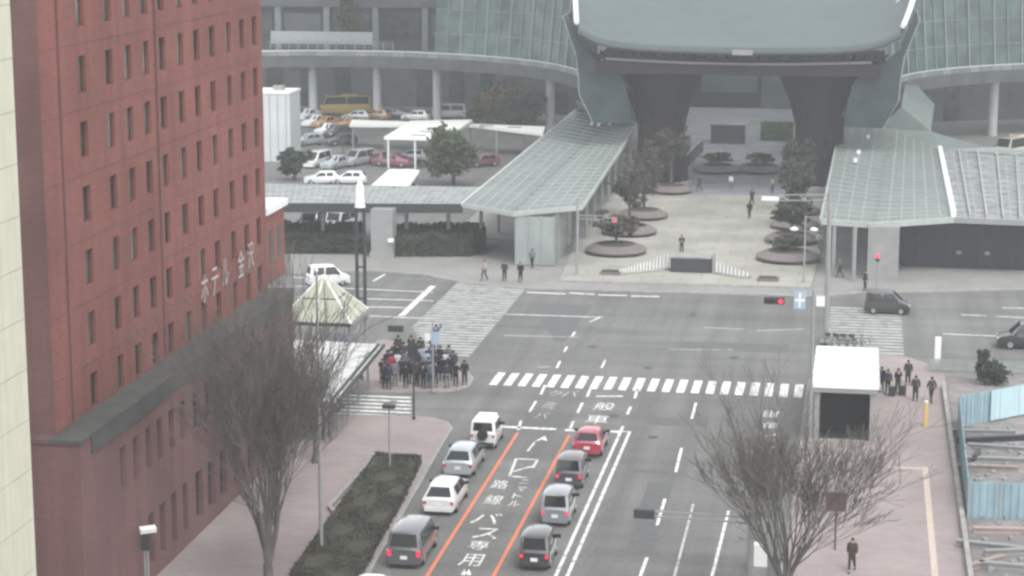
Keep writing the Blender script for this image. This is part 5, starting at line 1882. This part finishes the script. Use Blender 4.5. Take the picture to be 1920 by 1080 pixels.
wc = thing('white_canopy', 'white panelled walkway canopy with dark edge rails along the hotel', 'canopy', P(620, 745, .12).to_tuple())
o0, o1 = P(618, 752, 2.9), P(706, 648, 2.9)
i0_, i1_ = Vector((o0.x - 5.8, o0.y, 3.0)), Vector((o1.x - 5.8, o1.y, 3.0))
m_canopy_panel = mat('white_canopy_panel', (.50, .51, .50), .5, var=.25, scale=1.2)
pane_grid(wc, (i0_, o0, o1, i1_), 4, 10, m_canopy_panel, m_steel_white, bar=.1, name='roof_panel')
for dx in (.12, .5):
    MB(wc).beam(o0 + Vector((dx, 0, .05)), o1 + Vector((dx, 0, .05)), .12, .22).build('edge_rail', m_steel_dark, wc)
MB(wc).beam(o0 + Vector((.31, 0, -.06)), o1 + Vector((.31, 0, -.06)), .26, .04).build('gutter', m_white_roof, wc)
MB(wc).beam(i0_ + Vector((0, -.1, -.2)), o0 + Vector((0, -.1, -.3)), .12, .4).build('fascia', m_steel_grey, wc)
for k in range(5):
    p = o0.lerp(o1, .05 + .22 * k)
    MB(wc).beam((p.x - .4, p.y, .12), (p.x - .4, p.y, 2.85), .14, .14).build('post', m_steel_grey, wc)
a_ = P(620, 632, 1.6)
sgn_ = thing('entrance_sign', 'small lilac and white sign board under the glass pyramid', 'sign', (a_.x, a_.y, .12))
MB(sgn_).beam(a_ + Vector((-1, 0, 0)), a_ + Vector((1.8, 0, 0)), .08, .55).build('board', mat('lilac_board', (.40, .38, .48), .5), sgn_)
for dx in (-.8, 1.6):
    MB(sgn_).beam((a_.x + dx, a_.y + .05, .12), (a_.x + dx, a_.y + .05, 1.4), .07, .07).build('post', m_steel_grey, sgn_)

# ------------------------------------------------------------------ water clock fountain at the plaza edge
fo = thing('water_clock_block', 'dark stone fountain block with pale top at the front of the plaza', 'fountain', P(1296, 512, .24).to_tuple())
a_, b_ = P(1257, 510, .24), P(1334, 510, .24)
MB(fo).box(a_.x, a_.y, .24, b_.x, a_.y + 1.6, 1.45).build('block', m_steel_dark, fo)
MB(fo).box(a_.x - .05, a_.y - .05, 1.45, b_.x + .05, a_.y + 1.65, 1.58).build('cap', m_kerb, fo)
MB(fo).box(b_.x + .1, a_.y - .1, .24, b_.x + .22, a_.y + 1.7, 1.7).build('side_panel', m_concrete, fo)
for lab, pts, n in (('curved row of white water jets left of the dark fountain block', [(1160, 515), (1200, 512), (1254, 505)], 16), ('curved row of white water jets right of the dark fountain block', [(1340, 512), (1370, 518), (1405, 522)], 9)):
    c0_, c1_, c2_ = [P(px, py, .24) for px, py in pts]
    ft = thing('fountain', lab, 'fountain', c1_)

    def bz(t):
        return c0_ * (1 - t) ** 2 + c1_ * 2 * t * (1 - t) + c2_ * t * t
    for k in range(10):
        p, q = bz(k / 10), bz((k + 1) / 10)
        MB(ft).beam(p + Vector((0, .0, .08)), q + Vector((0, .0, .08)), .7, .16).build('basin_stone', m_kerb, ft)
    m_jet = m_steel_white
    for k in range(n):
        p = bz((k + .5) / n)
        h_ = (.35 + .95 * (k / n) ** 1.2) if pts[0][0] < 1300 else (.85 - .5 * k / n)
        MB(ft).tube([p + Vector((0, 0, .16)), p + Vector((0, 0, .16 + h_ * .6)), p + Vector((.03, 0, .16 + h_))], [.07, .06, .025], 6).build('water_jet', m_jet, ft)
for px, py, lab in ((1145, 514, 'low dark stone slab at the left end of the water jets'), (1440, 526, 'low dark stone slab at the right end of the water jets')):
    q = P(px, py, .24)
    s_ = thing('stone_slab', lab, 'stone', q)
    MB().box(-.85, -.5, 0, .85, .6, .25).build('slab', m_planter, s_)
    MB().box(-.7, -.4, .25, .7, .5, .30).build('top', m_hedge, s_)

# ------------------------------------------------------------------ bus court shelters and the pale shed
sh1 = thing('bus_shelter', 'long white flat shelter roof across the back of the bus court', 'shelter', (-50, 250, 0))
q = [P(655, 233, 3.2), P(885, 234, 3.2), P(1018, 250, 3.2), P(1022, 237, 3.2), P(660, 224, 3.2)]
MB(sh1).slab(q, .35).build('roof', m_white_roof, sh1)
for px in (660, 720, 780, 880, 930, 980):
    p = P(px, 236 if px < 890 else 246, 3.0)
    MB(sh1).cyl(p.x, p.y + .4, 0, 2.9, .12, n=8).build('post', m_steel_grey, sh1)
for px, py in ((845, 232), (912, 236), (965, 239), (875, 229)):
    p = P(px, py, 3.2)
    MB(sh1).obox((p.x, p.y, 3.22), (1.6, 1.0, .05)).build('skylight', m_concrete, sh1)
sh2 = thing('bus_shelter', 'broad white shelter roof reaching towards the evergreen', 'shelter', (-50, 238, 0))
q = [P(720, 262, 3.3), P(835, 265, 3.3), P(886, 229, 3.3), P(770, 231, 3.3)]
q = [Vector((v.x, v.y, 3.62)) for v in q]
MB(sh2).slab(q, .3).build('roof', m_white_roof, sh2)
for t_ in (.06, .5, .94):
    for A, B in ((q[0], q[1]), (q[3], q[2])):
        p = A.lerp(B, t_)
        MB(sh2).cyl(p.x, p.y + .2, 0, 3.35, .12, n=8).build('post', m_steel_white, sh2)
for px, py in ((815, 240), (800, 247), (785, 254)):
    p = P(px, py, 3.62)
    MB(sh2).obox((p.x, p.y, 3.64), (1.6, .9, .05)).build('skylight', m_concrete, sh2)
sh3 = thing('bus_shelter', 'small white shelter roof just behind the lattice canopy', 'shelter', P(740, 348).to_tuple())
q = [P(693, 350, 3.0), P(765, 350, 3.0), P(787, 319, 3.0), P(730, 317, 3.0)]
MB(sh3).slab(q, .25).build('roof', m_white_roof, sh3)
for t_ in (.1, .9):
    for A, B in ((q[0], q[1]), (q[3], q[2])):
        p = A.lerp(B, t_)
        MB(sh3).cyl(p.x, p.y, 0, 2.8, .1, n=8).build('post', m_steel_grey, sh3)
a_, b_ = P(470, 302), P(545, 304)
sd_ = thing('plant_shed', 'tall pale windowless ventilation shed at the edge of the bus court', 'building', (a_.x, a_.y, 0))
m_shed = mat('pale_cladding', (.50, .53, .53), .6, var=.05, scale=.5, streak=.05)
hz_ = QY(520, 176, a_.y).z
MB(sd_).box(a_.x, a_.y, 0, b_.x, a_.y + 4.5, hz_).build('wall', m_shed, sd_)
for k in range(5):
    x = a_.x + (b_.x - a_.x) * (k + .5) / 5
    MB(sd_).box(x - .04, a_.y - .03, 0, x + .04, a_.y - .002, hz_ - .1).build('cladding_joint', m_concrete, sd_)
MB(sd_).box(a_.x - .1, a_.y - .1, hz_, b_.x + .1, a_.y + 4.6, hz_ + .25).build('parapet', m_white_roof, sd_)
MB(sd_).box(b_.x - 2.4, a_.y + 1.4, hz_ + .25, b_.x - 1.2, a_.y + 2.4, hz_ + .8).build('roof_fan', m_steel_grey, sd_)

# ------------------------------------------------------------------ building site on the right
m_bluefence = mat('blue_site_fence', (.24, .345, .39), .6, var=.08, scale=1.5, streak=.14)
m_bluefence2 = mat('pale_blue_sheet', (.42, .56, .60), .6, var=.05, scale=1.0, streak=.08)


def site_fence(label, a, b, n, mt, h_=2.0, cat='fence'):
    t = thing('site_fence', label, cat, a)
    for k in range(n):
        p, q = a.lerp(b, (k + .02) / n), a.lerp(b, (k + .98) / n)
        MB(t).beam(p + Vector((0, 0, h_ / 2)), q + Vector((0, 0, h_ / 2)), .04, h_).build('panel', mt, t)
        r_ = MB(t)
        d = (q - p).normalized()
        s = Vector((d.y, -d.x, 0)) * .045
        for j in range(4):
            pp = p.lerp(q, (j + .5) / 4) + s
            r_.beam(pp + Vector((0, 0, .05)), pp + Vector((0, 0, h_ - .05)), .05, .045)
        r_.build('panel_ribs', mt, t)
    for k in range(n + 1):
        p = a.lerp(b, k / n)
        MB(t).beam(p, p + Vector((0, 0, h_ + .06)), .09, .09).build('post', m_steel_grey, t)
    for z in (.35, h_ - .3):
        MB(t).beam(a + Vector((0, .06, z)), b + Vector((0, .06, z)), .05, .05).build('rail', m_steel_grey, t)
    return t


k0, k1 = P(1796, 806, .0), P(1928, 780, .0)
site_fence('blue fence at the back of the building site', Vector((6.35, P(1796, 806).y, .12)), Vector((k1.x, k1.y, .12)), 4, m_bluefence)
site_fence('blue fence between the pavement and the building site', Vector((6.3, P(1796, 806).y - .2, .12)), Vector((6.05, P(1800, 972).y + .3, .12)), 9, m_bluefence)
site_fence('blue fence crossing the front of the building site', Vector((6.05, P(1800, 976).y, .12)), Vector((14, P(1800, 976).y + .6, .12)), 5, m_bluefence)
wall = thing('low_wall', 'pale concrete low wall along the right pavement edge of the site', 'wall', (5.7, 105, .12))
for k in range(17):
    y = 84 + k * 3.0
    MB(wall).box(5.62, y, .12, 5.86, y + 2.97, .55).build('wall_block', m_kerb, wall)
site_g = structure(MB().box(6.0, 70, .12, 40, 140, .16).build('site_ground', mat('site_dirt', (.21, .195, .19), .95, var=.25, scale=.8, big=.2, bigscale=.25)))
tp = thing('site_tarpaulin', 'pale blue sheet hanging on the back site fence', 'sheet', P(1890, 790, .16).to_tuple())
a_, b_ = P(1856, 790, .16), P(1926, 776, .16)
for k in range(4):
    p, q = a_.lerp(b_, k / 4), a_.lerp(b_, (k + 1) / 4)
    MB(tp).beam(p + Vector((0, -.25 - .05 * (k % 2), 1.05)), q + Vector((0, -.25 - .05 * (k % 2), 1.05)), .03, 1.9).build('sheet_panel', m_bluefence2, tp)
m_plank = mat('site_plank', (.30, .25, .22), .9, var=.2, scale=2)
rg = random.Random(9)
mats_ = [m_plank, m_steel_grey, m_concrete, m_steel_dark, mat('pinkish_board', (.38, .30, .29), .9, var=.1)]
for k, (px, py, L_, rz_, mi, lab) in enumerate((
        (1840, 815, 4.0, .1, 1, 'grey steel beam lying nearest the back site fence'), (1862, 828, 4.5, .35, 3, 'dark beam lying slantwise in the upper site yard'),
        (1880, 845, 4.0, -.1, 2, 'concrete beam in the middle of the upper site yard'), (1890, 868, 5.0, .05, 1, 'long grey beam lying across the upper site yard'),
        (1850, 882, 3.5, .02, 0, 'brown plank close behind the front site fence'), (1830, 860, 2.4, 1.4, 3, 'short dark beam beside the side site fence'),
        (1880, 1000, 3.0, .1, 4, 'pinkish board just before the front site fence'), (1860, 1030, 3.5, -.2, 1, 'grey beam in the lower right corner of the site'),
        (1900, 1040, 3.0, .3, 2, 'pale concrete beam at the lower right edge'), (1850, 1060, 2.5, .8, 0, 'brown plank at the bottom edge of the site'), (1895, 1068, 3.0, -.1, 2, 'pale beam at the very bottom right corner'))):
    q = P(px, py, .16)
    o = MB().box(-L_ / 2, -.14, 0, L_ / 2, .14, .07).box(-L_ / 2, -.05, .07, L_ / 2, .05, .26).box(-L_ / 2, -.14, .26, L_ / 2, .14, .33).build('site_beam', mats_[mi])
    o.location = (q.x, q.y, .16)
    o.rotation_euler = (0, 0, rz_)
    tag(o, lab, 'beam', 'building materials on the site')
rb = MB()
for _ in range(500):
    x, y = rg.uniform(6.6, 14), rg.uniform(86, 125)
    s = rg.uniform(.06, .28)
    rb.obox((x, y, .16 + s * .3), (s * rg.uniform(.8, 2.2), s, s * .7), rg.uniform(0, 3))
rub = rb.build('rubble', m_concrete, None, kind='stuff')
tag(rub, 'grey broken rubble scattered over the building site', 'rubble')
cb = P(1568, 948, 2.4)
t = thing('sign_box', 'small dark red board on a post behind the bottom right tree', 'sign', (cb.x, cb.y, .12))
MB().box(-.5, -.06, 2.0, .5, .06, 2.95).build('board', m_redbrick_dark, t)
MB().tube([(0, 0, 0), (0, 0, 2.0)], .05, 6).build('post', m_steel_dark, t)
cb = P(1420, 1062, .12)
t = thing('utility_cabinet', 'white utility cabinet at the foot of the bottom right tree', 'cabinet', (cb.x + .1, cb.y, .12))
MB().box(-.35, -.25, .08, .35, .25, 1.15).build('case', m_white_roof, t)
MB().box(-.4, -.3, 0, .4, .3, .08).build('plinth', m_concrete, t)

# things deep inside the gate
esc = thing('escalator', 'dark escalator well behind the left gate column', 'escalator', (-20.5, 243, .25))
for dx in (0, 1.6):
    MB(esc).beam((-21.3 + dx, 236, .9), (-20.6 + dx, 250, .9), .25, 1.2).build('balustrade', m_steel_dark, esc)
MB(esc).beam((-20.5, 236, .33), (-19.8, 250, .33), 1.3, .12).build('steps', m_steel_grey, esc)
kio = thing('green_hedge_screen', 'green planted screen deep inside the gate', 'planting', (-10.5, 262, .25))
MB(kio).box(-12.6, 262, .25, -8.6, 263, 2.6).build('frame', m_steel_dark, kio)
rgk = random.Random(5)
kk = MB(kio)
for _ in range(900):
    pk = Vector((rgk.uniform(-12.6, -8.6), 261.85, rgk.uniform(.4, 2.6)))
    uk = Vector((rgk.gauss(0, 1), rgk.gauss(0, .4), rgk.gauss(0, 1))).normalized()
    wk = uk.orthogonal().normalized()
    kk.poly([pk - uk * .2, pk + wk * .1, pk + uk * .2, pk - wk * .1])
kk.build('foliage', leaf_mat('screen_leaf', (.075, .12, .06)), kio)
bb_ = thing('kiosk', 'dark kiosk deep inside the gate left of the planted screen', 'kiosk', (-16.5, 258, .25))
MB(bb_).box(-18.6, 258, .25, -14.4, 260, 2.6).build('body', m_steel_dark, bb_)
MB(bb_).box(-18.9, 257.7, 2.6, -14.1, 260.3, 2.8).build('roof', m_concrete, bb_)

# ================================================================== HAZE
hz = MB().box(-410, -50, -1.5, 310, 610, 42.5)
hv = bpy.data.materials.new('haze_air')
hv.use_nodes = True
hn = hv.node_tree
hn.nodes.clear()
ho = hn.nodes.new('ShaderNodeOutputMaterial')
pvn = hn.nodes.new('ShaderNodeVolumePrincipled')
pvn.inputs['Color'].default_value = (0.90, 0.95, 0.97, 1)
pvn.inputs['Density'].default_value = 0.0005
pvn.inputs['Anisotropy'].default_value = 0.0
hn.links.new(pvn.outputs[0], ho.inputs['Volume'])
haze = hz.build('haze', hv, None, kind='stuff')
tag(haze, 'thin pale haze filling the air over the station square', 'haze')
